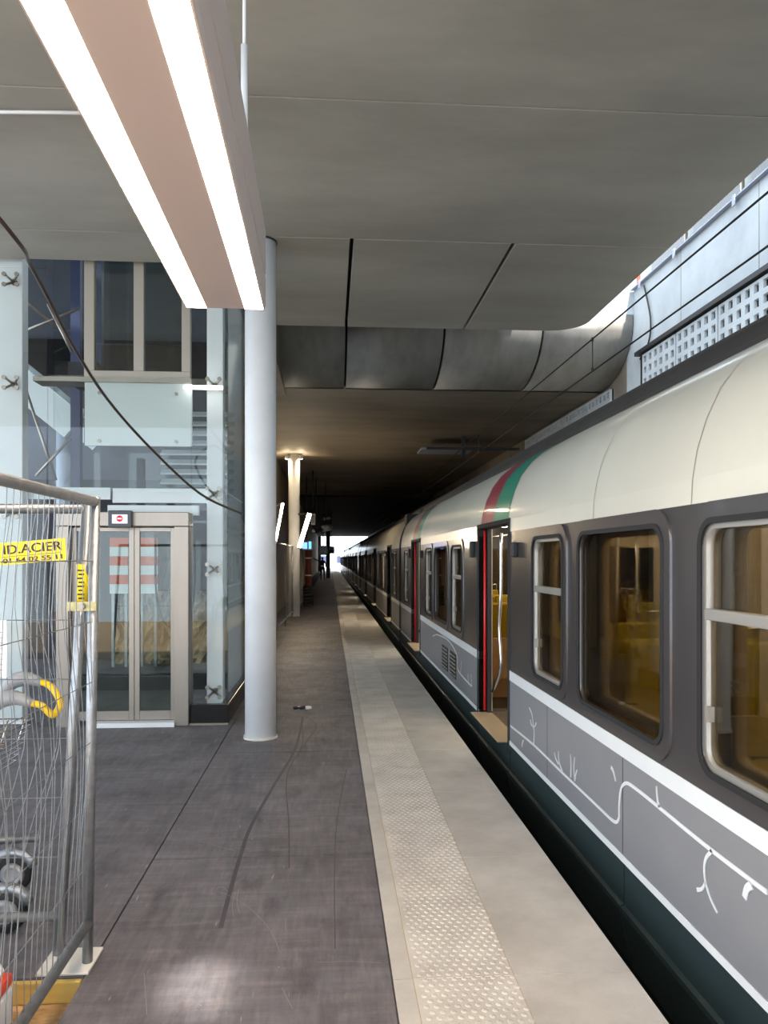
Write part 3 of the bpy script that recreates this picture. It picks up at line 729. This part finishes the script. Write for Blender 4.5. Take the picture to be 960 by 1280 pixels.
# transoms
for v0, v1, x0, x1, y in ((626,607,LX(130),LX(254),8.02),(643,630,LX(128),LX(245),7.9)):
    LP(MB().box(x0, y, LZ(v0), x1, y+.05, LZ(v1)), 'transom', M_APRON, bevel=.004)
LP(MB().box(LX(22), 8.0, 2.25, LX(128), 8.05, 2.37), 'transom', M_APRON)
# apron panel with bolts, upper landing doors, sill
ap = LP(MB().box(LX(100), YL+.14, LZ(555), LX(237), YL+.17, LZ(474)), 'apron_panel', M_APRON, bevel=.004)
for u in (119, 217):
    for v in (488, 549): MB().lathe([(.018,-.012),(.018,0)], (LX(u), YL+.14, LZ(v)), 10, 'y').build('bolt', M_STEEL, ap)
LP(MB().box(LX(36), YL+.1, LZ(475), LX(237), YL+.35, LZ(469)), 'landing_sill', M_STEEL)
uf = LP(MB().box(LX(100), YL+.12, LZ(469), LX(235), YL+.2, LZ(460)).box(LX(100), YL+.12, LZ(460), LX(113), YL+.2, 6).box(LX(163), YL+.12, LZ(460), LX(176), YL+.2, 6).box(LX(224), YL+.12, LZ(460), LX(235), YL+.2, 6).box(LX(113), YL+.12, 5.0, LX(224), YL+.2, 5.1), 'landing_door_frame', M_FRM, bevel=.004)
MB().box(LX(113), YL+.15, LZ(460), LX(163), YL+.16, 5).build('landing_pane', M_DOORG, uf); MB().box(LX(176), YL+.15, LZ(460), LX(224), YL+.16, 5).build('landing_pane', M_DOORG, uf)
LP(MB().box(LX(228), YL+.05, LZ(483), LX(277), YL+.1, LZ(479)), 'glow_strip', M_LEDC)
# louvres behind, car machinery
for i in range(9):
    z = 2.45+i*.115
    LP(MB().obox(((-1.95+XR)/2-.1, 9.3, z), (.85, .12, .022), (.5,0,0)), 'louvre', M_APRON)
LP(MB().box(LX(130), 9.0, 2.0, LX(140), 9.1, 2.8), 'guide_rail', M_DKMET); LP(MB().box(-2.9, 9.3, 3.0, -2.7, 9.4, 7), 'guide_rail', M_NAVY)
q0 = atY(88,470,9.6); q1 = atY(100,470,9.6)
LP(MB().box(q0.x, 9.6, 0, q1.x, 9.7, 7.5), 'navy_column', M_NAVY)
LP(MB().box(LX(60), 8.3, 3.5, LX(100), 8.7, 3.72), 'machine_box', M_DKMET)
# spider fittings
def spider(x, y, z):
    m = MB()
    for sx in (-1, 1):
        for sz in (-1, 1):
            m.tube([(x,y-.02,z),(x+sx*.06,y-.09,z+sz*.05)], .012, 6)
            m.lathe([(.022,-.012),(.022,.004)], (x+sx*.06, y-.1, z+sz*.05), 10, 'y')
    m.lathe([(.03,-.03),(.03,.0)], (x, y, z), 12, 'y')
    LP(m, 'glass_fitting', M_STEEL)
for v in (880-5, 712, 615, 475): spider(LX(264.5), 7.95, LZ(v) if v < 870 else .30)
for v in (352, 480, 640): spider(LX(12), 7.85, LZ(v))
# diagonal tie rods
for a, b in (((28,415),(100,385)),((30,480),(70,600)),((45,595),(88,548)),((60,380),(90,440))):
    pa = atY(*a, 9.4); pb = atY(*b, 9.4); LP(MB().tube([pa, pb], .018, 8), 'tie_rod', M_STEEL)
# inside, seen through door
cab = LP(MB().tube(spline([(-2.05,9.2,1.9),(-2.04,9.2,1.2),(-1.95,9.2,.9),(-1.8,9.2,.83),(-1.66,9.2,.95),(-1.6,9.2,1.3),(-1.6,9.2,1.9)], 5), .012, 6), 'trailing_cable', M_RUBBER)

# stair and things behind the lift
st = empty('staircase', (-4.5, 11.5, 0), 'white stair flight rising to the left behind the glass lift', 'stairs')
def SP(m, n, mt, **k): return W(m.build(n, mt, None, **k), st)
pA = atY(0, 455, 11.5); pB = atY(105, 540, 11.5)
dirv = (pB-pA).normalized()
a = pA-dirv*3; b = pB-dirv*.05
for y_ in (11.2, 12.5):
    SP(MB().bar((a.x,y_,a.z), (b.x,y_,b.z), .06, .42), 'stringer', M_APRON)
n = 16
for i in range(n):
    p = a+(b-a)*(i/n); SP(MB().box(p.x-.14, 11.23, p.z+.02, p.x+.14, 12.47, p.z+.06), 'tread', M_BLUEG)
for i in range(5):
    p = a+(b-a)*(i/4.0); SP(MB().tube([(p.x,11.15,p.z+.2),(p.x,11.15,p.z+1.2)], .018, 6), 'baluster', M_DKMET)
SP(MB().tube([(a.x,11.15,a.z+1.2),(b.x,11.15,b.z+1.2)], .022, 8), 'handrail', M_STEEL)
pc = atY(78, 540, 12.8)
tag(MB().lathe([(.11,0),(.11,pc.z+.2)], (pc.x, 12.85, 0), 20).build('support_post', M_BLUEG), 'blue-grey round post under the stair behind the lift', 'post')
dk = MB().box(-7.5, 13.0, .0, -1.95, 13.1, 2.95).build('wall_hoarding', mat('hoarding_dark', srgb(34,35,38), .7, var=.2, scale=2)); tag(dk, 'dark hoarding behind the glass lift', kind='structure')
up2 = MB().box(-12, 13.6, 2.9, -1.95, 13.7, 8).build('wall_upper', mat('upper_grey', srgb(74,79,90), .6, var=.2, scale=1.2)); tag(up2, 'grey upper wall behind the landing doors', kind='structure')
# rubble bank and striped boards seen through the lift doors
rb = MB(); 
import itertools
nx, nz = 24, 12
for j in range(nz+1):
    for i in range(nx+1):
        x = -3.4+i*(1.5/nx); z = -.02+j*.095; rb.v.append((x+random.uniform(-.02,.02), 12.3+.55*(j/nz)+random.uniform(-.09,.05), z if j else -.02))
for j in range(nz):
    for i in range(nx): q = j*(nx+1)+i; rb.face([q, q+1, q+nx+2, q+nx+1])
b0 = len(rb.v)
rbo = rb.build('rubble_bank', mat('earth', srgb(118,106,84), .95, var=.35, scale=6, bump=.4, bscale=25)); tag(rbo, 'brown earth bank seen through the lift doors', 'earth bank', kind='stuff')
for i, (u0, u1) in enumerate(((137,160),(173,197))):
    p0 = atY(u0, 742, 11.9); p1 = atY(u1, 672, 11.9)
    t = empty('striped_board', (p0.x, 11.9, p0.z), '%s orange and white barrier board seen through the lift doors' % ('left','right')[i], 'barrier', 'boards behind the lift')
    hh = (p1.z-p0.z)/6
    for j in range(6):
        o = W(MB().box(p0.x, 11.9, p0.z+j*hh, p1.x, 11.93, p0.z+(j+1)*hh).build('board_stripe', M_ORANGE if j % 2 else M_WHITE), t)
    W(MB().box(p0.x+.02, 11.93, 0, p0.x+.06, 11.97, p1.z).box(p1.x-.06, 11.93, 0, p1.x-.02, 11.97, p1.z).build('leg', M_GALV), t)

# hanging cable in front of the lift
cp_ = [Vector((-2.6,2.5,4.565)), atY(-20,250,3.6), atY(40,335,4.4), atY(90,430,5.2), atY(135,500,5.9), atY(190,562,6.5), atY(250,617,7.0), atY(302,642,7.25)]
tag(MB().tube(spline(cp_, 6), .011, 8).build('hanging_cable', mat('copper_cable', srgb(74,60,50), .35, .2)), 'long dark cable sagging across the glass lift to the column', 'cable')

# ------------------------------------------------------------------ site fences
def wob(amp): return random.uniform(-amp, amp)
def fence(name, label, A, B, z0, z1, lean=0, tilt=0, dens=.05, hstep=.245, r=.021, group=None, wave=.012, n=12, wr=.0017):
    """tube-framed mesh panel from A to B (x,y), posts at both ends"""
    A = Vector((A[0],A[1],0)); B = Vector((B[0],B[1],0)); L_ = (B-A).length; d = (B-A)/L_; nrm = Vector((-d.y, d.x, 0))
    t = empty(name, (A.x, A.y, 0), label, 'fence', group)
    up = Vector((0,0,1))+d*lean+nrm*tilt
    def pt(s, z, o=0): return A+d*s+up*z+nrm*o
    def add(m, nm, mt): return W(m.build(nm, mt), t)
    add(MB().tube([pt(0,z0-.13), pt(0,z1)], r, n), 'post', M_GALV); add(MB().tube([pt(L_,z0-.13), pt(L_,z1)], r, n), 'post', M_GALV)
    add(MB().tube([pt(0,z1-.02), pt(L_,z1-.02)], r*.95, n), 'top_rail', M_GALV); add(MB().tube([pt(0,z0+.05), pt(L_,z0+.05)], r*.95, n), 'bottom_rail', M_GALV)
    m = MB(); k = int(L_/dens)
    for i in range(1, k):
        s = i*L_/k; ph = random.uniform(0, 6.28); am = random.uniform(.3, 1)*wave; f = random.uniform(2.0, 4.0); am2 = wob(wave)
        pts = []
        for j in range(13):
            z = z0+.03+(z1-z0-.03)*j/12
            e = math.sin(math.pi*j/12)
            pts.append(pt(s+am*e*math.sin(f*z+ph)+wave*2.2*e*math.sin(4.2*z+.6+1.5*s), z, am2*e*math.sin(2.3*z+1)))
        m.tube(pts, wr, 4, smooth=False)
    z = z0+.05
    while z < z1-.05:
        m.tube([pt(L_*q/8, z, .003+(wob(.004) if 0 < q < 8 else 0)) for q in range(9)], wr*1.15, 4, smooth=False); z += hstep
    w = add(m, 'wire_mesh', M_GALV); w['kind'] = 'stuff'
    return t
fa = fence('site_fence', 'galvanised mesh fence panel facing the camera, carrying the yellow sign', (-1.125,3.27), (-3.4,3.27), .12, 1.875, lean=-.064, wave=.03)
fb = fence('site_fence', 'galvanised mesh fence panel running past the camera at far left', (-.985,3.2), (-.985,-.2), .12, 1.90, tilt=.016, wave=.03)
far_f = [(-1.12,13.6),(-1.10,16.2),(-1.06,18.9),(-1.02,21.4),(-.98,24.0),(-.93,26.6)]
labs = ['nearest', 'second', 'third', 'fourth', 'farthest']
for i in range(5):
    fence('site_fence', labs[i]+' mesh fence panel in the row beyond the white column', (far_f[i][0]-.03, far_f[i][1]), (far_f[i+1][0]-.03, far_f[i+1][1]-.06), .13, 2.0, dens=.12, group='fence row down the platform', n=8, wave=.006, wr=.002)
# coupler, foot plate, timber beam
cl = empty('fence_clamp', (-1.04,3.2,1.46), 'rusty steel clamp joining the two fence posts', 'clamp')
zc = atY(112,757,3.22).z
M_ZINC = mat('zinc_yellow', srgb(160,152,112), .4, .7, var=.25, scale=30)
W(MB().box(-1.055, 3.168, zc-.018, -.94, 3.176, zc+.018).build('strap', M_ZINC), cl); W(MB().box(-1.06, 3.294, zc-.018, -.98, 3.302, zc+.018).build('strap', M_ZINC), cl)
W(MB().tube([(-.995,3.15,zc),(-.995,3.325,zc)], .008, 6).lathe([(.014,0),(.014,.012)], (-.995,3.152,zc), 6, 'y').build('bolt', M_STEEL), cl)
fp = tag(MB().box(-1.16, 3.115, .001, -.955, 3.32, .012).build('foot_plate', M_PLAST, bevel=.003), 'white plastic plate under the fence posts', 'plate')
tag(MB().box(-3.4, 3.08, -.088, -.975, 3.105, -.004).build('timber_beam', M_BEAM, bevel=.004), 'yellow timber beam along the board edge below the fence', 'beam')
# sign on the fence
sg = empty('fence_sign', (-1.38, 3.235, 1.66), 'yellow hire sign with black lettering wired to the fence', 'sign')
sg.rotation_euler = (0, math.radians(-5.0), 0)
sp0 = atY(82, 686, 3.235); sg.location = (sp0.x-.265, 3.225, sp0.z-.024)
MB().box(-.28, 0, -.045, .27, .004, .045).build('plate', M_SIGN, sg, bevel=.001)
for body, size, x, z, wd in (('ID.ACIER', .052, .138, .014, .232), ('01 64 02 55 11', .027, .14, -.03, .235)):
    o = link('lettering', text_mesh(body, size, M_INK, 'lettering', width=wd), sg); o.location = (x, -.002, z); o.rotation_euler = (math.pi/2, 0, 0)
MB().box(-.03, -.002, -.028, .0, 0, .02).box(.01, -.002, -.0135, .25, -.0005, -.0115).build('logo_mark', M_INK, sg)
pst = atY(105, 731, 3.27); pst.x = -1.125+.064*pst.z
MBs = MB(); 
stk = (MB().lathe([(.0235,-.085),(.0235,.085)], (pst.x, 3.27, pst.z), 14).build('post_sticker', M_SIGN, fa))
stk.matrix_parent_inverse = Matrix.Translation(-Vector(fa.location)); stk['label'] = 'narrow yellow sticker with tiny print'
for j in range(9):
    o = MB().box(pst.x-.012+.004*(j%2), 3.2435, pst.z-.075+j*.0165, pst.x+.014-.005*(j%3==0), 3.2475, pst.z-.068+j*.0165).build('print_line', M_INK, stk)
nt_ = atY(4, 810, 3.25)
pn = tag(MB().box(nt_.x-.12, 3.235, nt_.z-.12, nt_.x+.02, 3.238, nt_.z+.115).build('paper_notice', M_WHITE), 'small white paper notice hanging on the mesh at the left edge', 'notice')
for j in range(8): MB().box(nt_.x-.1, 3.2335, nt_.z-.09+j*.022, nt_.x+.005, 3.2352, nt_.z-.086+j*.022).build('print_line', M_GREYP, pn)

# ------------------------------------------------------------------ trolley behind the fence
tr = empty('luggage_trolley', (-1.75, 3.9, 0), 'grey wheeled trolley with yellow hand grips behind the fence', 'trolley')
def TP(m, n, mt, par=None, **k):
    o = m.build(n, mt, None, **k)
    return W(o, tr)
h1 = [atY(2,872,4.0), atY(15,853,4.0), atY(35,848,4.0), atY(52,854,4.0)]
h2 = [atY(-12,890,3.85), atY(2,876,3.85), atY(20,872,3.85), atY(40,880,3.85)]
for hp in (h1, h2):
    TP(MB().tube(spline(hp, 4), [.020+.018*math.sin(math.pi*i/12) for i in range(13)], 10), 'lever', M_GREYP)
gp = [atY(50,852,4.0), atY(62,857,3.98), atY(71,868,3.95), atY(75,880,3.92), atY(70,891,3.88), atY(64,893,3.86), atY(52,882,3.85), atY(38,879,3.85)]
TP(MB().tube(spline(gp, 4), .017, 10), 'hand_grip', M_YEL)
bk0 = atY(2, 897, 3.95); 
for i in range(8):
    z = .84-i*.03; x1 = -1.50-.012*i; TP(MB().tube([(-1.95,3.7,z),(x1,3.7,z),(x1,4.0,z),(-1.95,4.0,z)], .004, 5, closed=True, smooth=False), 'basket_wire', M_CHROME)
for x in (-1.54,-1.62,-1.70,-1.78,-1.86):
    for y_ in (3.7, 4.0): TP(MB().tube([(x,y_,.84),(x-.06,y_,.63)], .004, 5), 'basket_wire', M_CHROME)
for y_ in (3.66, 4.04):
    TP(MB().tube([(-1.72,y_,.98),(-1.75,y_,.6),(-1.80,y_,.2)], .02, 8), 'upright', M_GREYP)
TP(MB().tube([(-1.50,3.52,.2),(-2.6,3.52,.16)], .02, 8), 'base_tube', M_GALV); TP(MB().tube([(-1.50,4.1,.2),(-2.6,4.1,.16)], .02, 8), 'base_tube', M_GALV); TP(MB().tube([(-1.80,3.52,.2),(-1.80,4.1,.2)], .02, 8), 'base_tube', M_GALV)
for (u, v, Y) in ((17, 1090, 3.92), (8, 1143, 3.50)):
    c = atY(u, v, Y); c.z = .092
    TP(MB().lathe([(.062,-.02),(.088,-.018),(.092,0),(.088,.018),(.062,.02)], (c.x, Y, c.z), 24, 'y'), 'tyre', M_RUBBER)
    TP(MB().lathe([(.06,-.021),(.03,-.028),(.03,.028),(.06,.021)], (c.x, Y, c.z), 20, 'y'), 'wheel_hub', M_GREYP)
    arc = [(c.x+.105*math.cos(math.radians(t)), Y, c.z+.105*math.sin(math.radians(t))) for t in range(20, 181, 20)]
    TP(MB().tube(arc, .026, 8), 'mudguard', M_GALV); TP(MB().tube([(c.x-.105, Y, c.z),(c.x-.02,Y,.2)], .018, 8), 'fork', M_GALV)
for (x, Y) in ((-2.5,3.52),(-2.5,4.1)):
    TP(MB().lathe([(.062,-.02),(.088,-.018),(.092,0),(.088,.018),(.062,.02)], (x, Y, .092), 20, 'y'), 'tyre', M_RUBBER)
# red and white barrier in the sunken strip
bx = empty('plastic_barrier', (-1.35, 2.45, -.089), 'red and white plastic barrier at the lower left corner', 'barrier')
for j, (z0, z1, mt) in enumerate(((-.089,-.02,M_WHITE),(-.02,.06,M_REDP),(.06,.19,M_WHITE),(.19,.235,M_REDP),(.235,.30,M_WHITE))):
    W(MB().prism([(-1.65,z0),(-1.085-.02*(j==4),z0),(-1.085-.06*(j==4),z1),(-1.65,z1)], 'y', 2.0, 2.72).build('barrier_section', mt, bevel=.012), bx)

# ------------------------------------------------------------------ far platform things
def tube_lamp(a, b, label, rad, anchor):
    t = empty('tube_lamp', b, label, 'lamp', 'slanting tube lamps')
    d = (a-b).normalized()
    W(MB().bar(a+Vector((-.03,.05,0)), b+Vector((-.03,.05,0)), .07, .05).build('housing', M_GREYP), t)
    W(MB().tube([a, b], rad, 10).build('tube', M_LED2), t)
    W(MB().tube([a+Vector((-.03,.05,0)), Vector(anchor)], .02, 6).build('bracket', M_DKMET), t)
tube_lamp(atY(387,642,20.5), atY(374,684,20.5), 'brighter slanting tube lamp just right of the far column', .05, (-.9, 21.9, 2.9))
tube_lamp(atY(354,629,20.0), atY(345,676,20.0), 'thinner slanting tube lamp between the two white columns', .02, (-1.6, 20.1, 2.95))
def pbox(u0, v0, u1, v1, Y, dep): 
    p = atY(u0, v1, Y); q = atY(u1, v0, Y); return MB().box(p.x, Y, p.z, q.x, Y+dep, q.z)
def hung(o, u, v, Y, par, top=4.62):
    p = atY(u, v, Y); W(MB().tube([(p.x, Y+.1, p.z), (p.x, Y+.1, top)], .025, 6).build('stem', M_DKMET), par)
p = atY(382, 683, 28)
t = empty('departure_screen', p, 'blue glowing departure screen beside the far column', 'screen')
W(pbox(374,676,391,688,28,.12).build('case', M_BLACK, bevel=.01), t)
W(pbox(375,678,384,686,27.985,.012).build('screen', emit('blue_screen', (.12,.25,1,1), 2.2)), t); W(pbox(386,677,389,686,27.985,.012).build('screen', emit('cyan_screen', (.1,.5,1,1), 1.5)), t)
hung(None, 383, 677, 28, t)
t = empty('speaker_box', atY(391,649,26), 'pale box loudspeaker hanging beside the bright tube lamp', 'loudspeaker')
W(pbox(388.5,642,394,656,26,.2).build('case', M_WHITE, bevel=.01), t); hung(None, 391, 643, 26, t)
W(pbox(389.3,644,393.2,654,25.985,.012).build('grille', M_GREYP), t)
for i, (u, v, lab) in enumerate(((392,664,'lower dark security camera beside the loudspeaker'),(404,661,'white security camera pointing along the platform'),(405,649,'small upper security camera under the dark soffit'))):
    c = atY(u, v, (28,30,34)[i]); s = (.12,.16,.07)[i]
    t = empty('security_camera', c, lab, 'camera', 'security cameras')
    W(MB().tube([c+Vector((0,-.2,0)), c+Vector((.25,.25,.06))], s*.8, 10).build('housing', (M_DKMET,M_WHITE,M_WHITE)[i]), t)
    W(MB().lathe([(s*.5,-.01),(s*.5,.02)], (c.x, c.y-.215, c.z), 10, 'y').build('lens', M_BLACK), t)
    W(MB().tube([c+Vector((.1,.1,0)), Vector((c.x+.1, c.y+.1, 4.615))], .02, 6).build('stem', M_DKMET), t)
t = empty('platform_monitor', atY(409,688,45), 'dark pair of platform monitors hanging before the bright exit', 'monitor')
W(pbox(399,682,409,694,45,.25).build('case', M_BLACK, bevel=.01), t); W(pbox(410,683,418,692,45.3,.2).build('case', M_DKMET, bevel=.01), t); hung(None, 404, 683, 45, t, 4.5); hung(None, 414, 684, 45.3, t, 4.5)
W(pbox(411,684.5,413.4,687.5,45.28,.015).build('screen', M_GREYP), t); W(pbox(414.2,684.5,417,687.5,45.28,.015).build('screen', M_GREYP), t)
# stack of rubber fence feet with orange mesh roll
base = atZ(385.5, 757, 0)
for i in range(6):
    o = MB().prism(rrect(base.x-.17,base.x+.17,base.y-.35,base.y+.35,.08,3), 'z', .115*i+.001, .115*i+.1, ).build('rubber_block', M_RUBBER, bevel=.015); tag(o, ['lowest','second lowest','third lowest','third highest','second highest','topmost'][i]+' black rubber block in the stack by the fence row', 'rubber block', 'stack of rubber blocks')
t = empty('barrier_roll', (base.x, base.y, .69), 'rolled red barrier netting standing on the rubber blocks', 'netting roll')
MB().lathe([(.11,0),(.12,.3),(.10,.8),(.11,1.25)], n=14).build('roll', mat('red_net', srgb(108,48,38), .7, var=.4, scale=30), t)
MB().lathe([(.125,.35),(.125,.39)], n=14).build('tie', M_WHITE, t); MB().lathe([(.122,.95),(.122,.99)], n=14).build('tie', M_WHITE, t)
# pier behind the person
pr_ = atZ(409, 723, 0)
pier = MB().box(pr_.x-.1, pr_.y+.6, 0, pr_.x+.25, pr_.y+1.2, 4.5).build('pier', M_CONC_DIM, bevel=.02); tag(pier, 'dark square pier beside the bright exit', 'pier')
# person
def person(u, v):
    b = atZ(u, v, 0); t = empty('person', b, 'person in dark clothing with a pale waist band, one arm raised, near the exit', 'person')
    V = []; E = []; R = []
    def n(x, y, z, r, par=None):
        V.append((x,y,z)); R.append(r)
        if par is not None: E.append((par, len(V)-1))
        return len(V)-1
    pel = n(0,0,.95,.14); ab = n(0,0,1.12,.13,pel); ch = n(0,.0,1.32,.155,ab); nk = n(0,-.02,1.50,.055,ch); hd = n(0,-.03,1.60,.085,nk); n(0,-.03,1.70,.08,hd)
    for s in (-1,1):
        hp = n(s*.10,0,.88,.10,pel); kn = n(s*.12+.02,-.06*s,.5,.065,hp); an = n(s*.13+.03,.06*s,.09,.045,kn); n(s*.13+.03,.06*s-.14,.04,.04,an)
    sh = n(-.18,0,1.42,.06,ch); el = n(-.38,-.05,1.50,.045,sh); wr = n(-.60,-.08,1.62,.035,el); n(-.68,-.09,1.67,.03,wr)
    sh = n(.18,0,1.42,.06,ch); el = n(.27,.02,1.15,.045,sh); wr = n(.22,-.12,.95,.035,el); n(.2,-.16,.90,.03,wr)
    me = bpy.data.meshes.new('body'); me.from_pydata(V, E, []); o = bpy.data.objects.new('body', me); COL.objects.link(o); o.parent = t
    me.materials.append(mat('dark_clothes', srgb(40,40,46), .8))
    md = o.modifiers.new('skin', 'SKIN'); 
    if not me.skin_vertices: me.attributes  # layer is made by the modifier
    try:
        lay = me.skin_vertices[0].data
    except Exception:
        import bmesh
        bm = bmesh.new(); bm.from_mesh(me); bm.verts.layers.skin.verify(); bm.to_mesh(me); bm.free(); lay = me.skin_vertices[0].data
    for i, r in enumerate(R): lay[i].radius = (r, r)
    lay[0].use_root = True
    o.modifiers.new('sub', 'SUBSURF').levels = 1; o.modifiers['sub'].render_levels = 2
    MB().lathe([(.155,.0),(.16,.05),(.155,.1)], (0,0,1.02), 16).build('waist_band', M_WHITE, t)
    MB().lathe([(.03,.0),(.085,.03),(.098,.08),(.08,.13),(.03,.155)], (0,-.015,1.60), 14).build('hair', M_RUBBER, t)
    return t
person(403, 725)
# debris on the boards
c0 = atZ(377, 886, 0); lt = empty('litter_scrap', c0, 'torn black and white scrap of litter on the boards right of the column', 'litter')
for i in range(5):
    cx_, cy_ = -.07+i*.035, .03*(i % 2)
    pts = [(cx_+random.uniform(.02,.04)*math.cos(a), cy_+random.uniform(.03,.06)*math.sin(a)) for a in [k*1.05 for k in range(6)]]
    MB().prism(pts, 'z', .001, .014+.012*random.random()).build('scrap', (M_RUBBER, M_WHITE, M_RUBBER, M_RUBBER, M_WHITE)[i], lt)
# tyre marks and scratches on the boards
M_TYRE = mat('tyre_mark', srgb(72,67,70), .6, var=.1, scale=9); M_SCR = mat('scratch', srgb(128,122,121), .6)
def c6(x, y): return (120+x*.375, 860+y*.375)
def mark(pts, w, m, n):
    q = [atZ(*c6(*p), 0) for p in pts]; q = spline(q, 5); Lp, Rp = ribbon([(p.x, p.y) for p in q], w); k = len(q); mm = MB()
    mm.v = [(p.x, p.y, .0007) for p in Lp]+[(p.x, p.y, .0007) for p in Rp]
    for i in range(k-1): mm.face([k+i, k+i+1, i+1, i])
    mm.build(n, m, floor)
mark([(690,95),(665,200),(602,310),(522,450),(486,545),(452,660),(415,800)], .022, M_TYRE, 'tyre_mark')
mark([(700,95),(735,128),(700,180),(648,262),(634,330),(642,440),(644,600)], .009, M_TYRE, 'tyre_mark')
mark([(684,95),(690,170),(668,240)], .008, M_TYRE, 'tyre_mark')
mark([(835,270),(805,430),(795,600),(797,870)], .006, M_TYRE, 'tyre_mark')
for p in ([(405,678),(470,705),(535,755),(585,815),(612,880)],[(465,680),(455,720),(458,760)],[(475,670),(470,715),(478,750)],[(634,770),(632,800),(638,812)],[(440,680),(420,662),(400,672)],[(735,915),(850,912),(950,916)],[(300,500),(380,520),(470,545)],[(620,1000),(655,1070)],[(160,950),(170,1090)]):
    mark(p, .003, M_SCR, 'scratch')
# far outdoors
ob_ = MB().box(-30, 130, -1.5, 60, 260, -.9).build('ground_outside', M_EDGE); tag(ob_, 'bright ground beyond the tunnel exit', kind='structure')
t = empty('building', (0, 170, -.9), 'pale building beyond the tunnel exit', 'building')
W(MB().box(-12, 170, -.9, 9, 190, 3.4).build('wall', M_WHITE), t); W(MB().box(-12.3, 169.6, 3.4, 9.3, 190, 3.8).build('cornice', M_BLUEG), t)
for i in range(5): W(MB().box(-10+i*3.8, 169.95, .6, -8.2+i*3.8, 170.02, 2.2).build('window', M_NAVY), t)
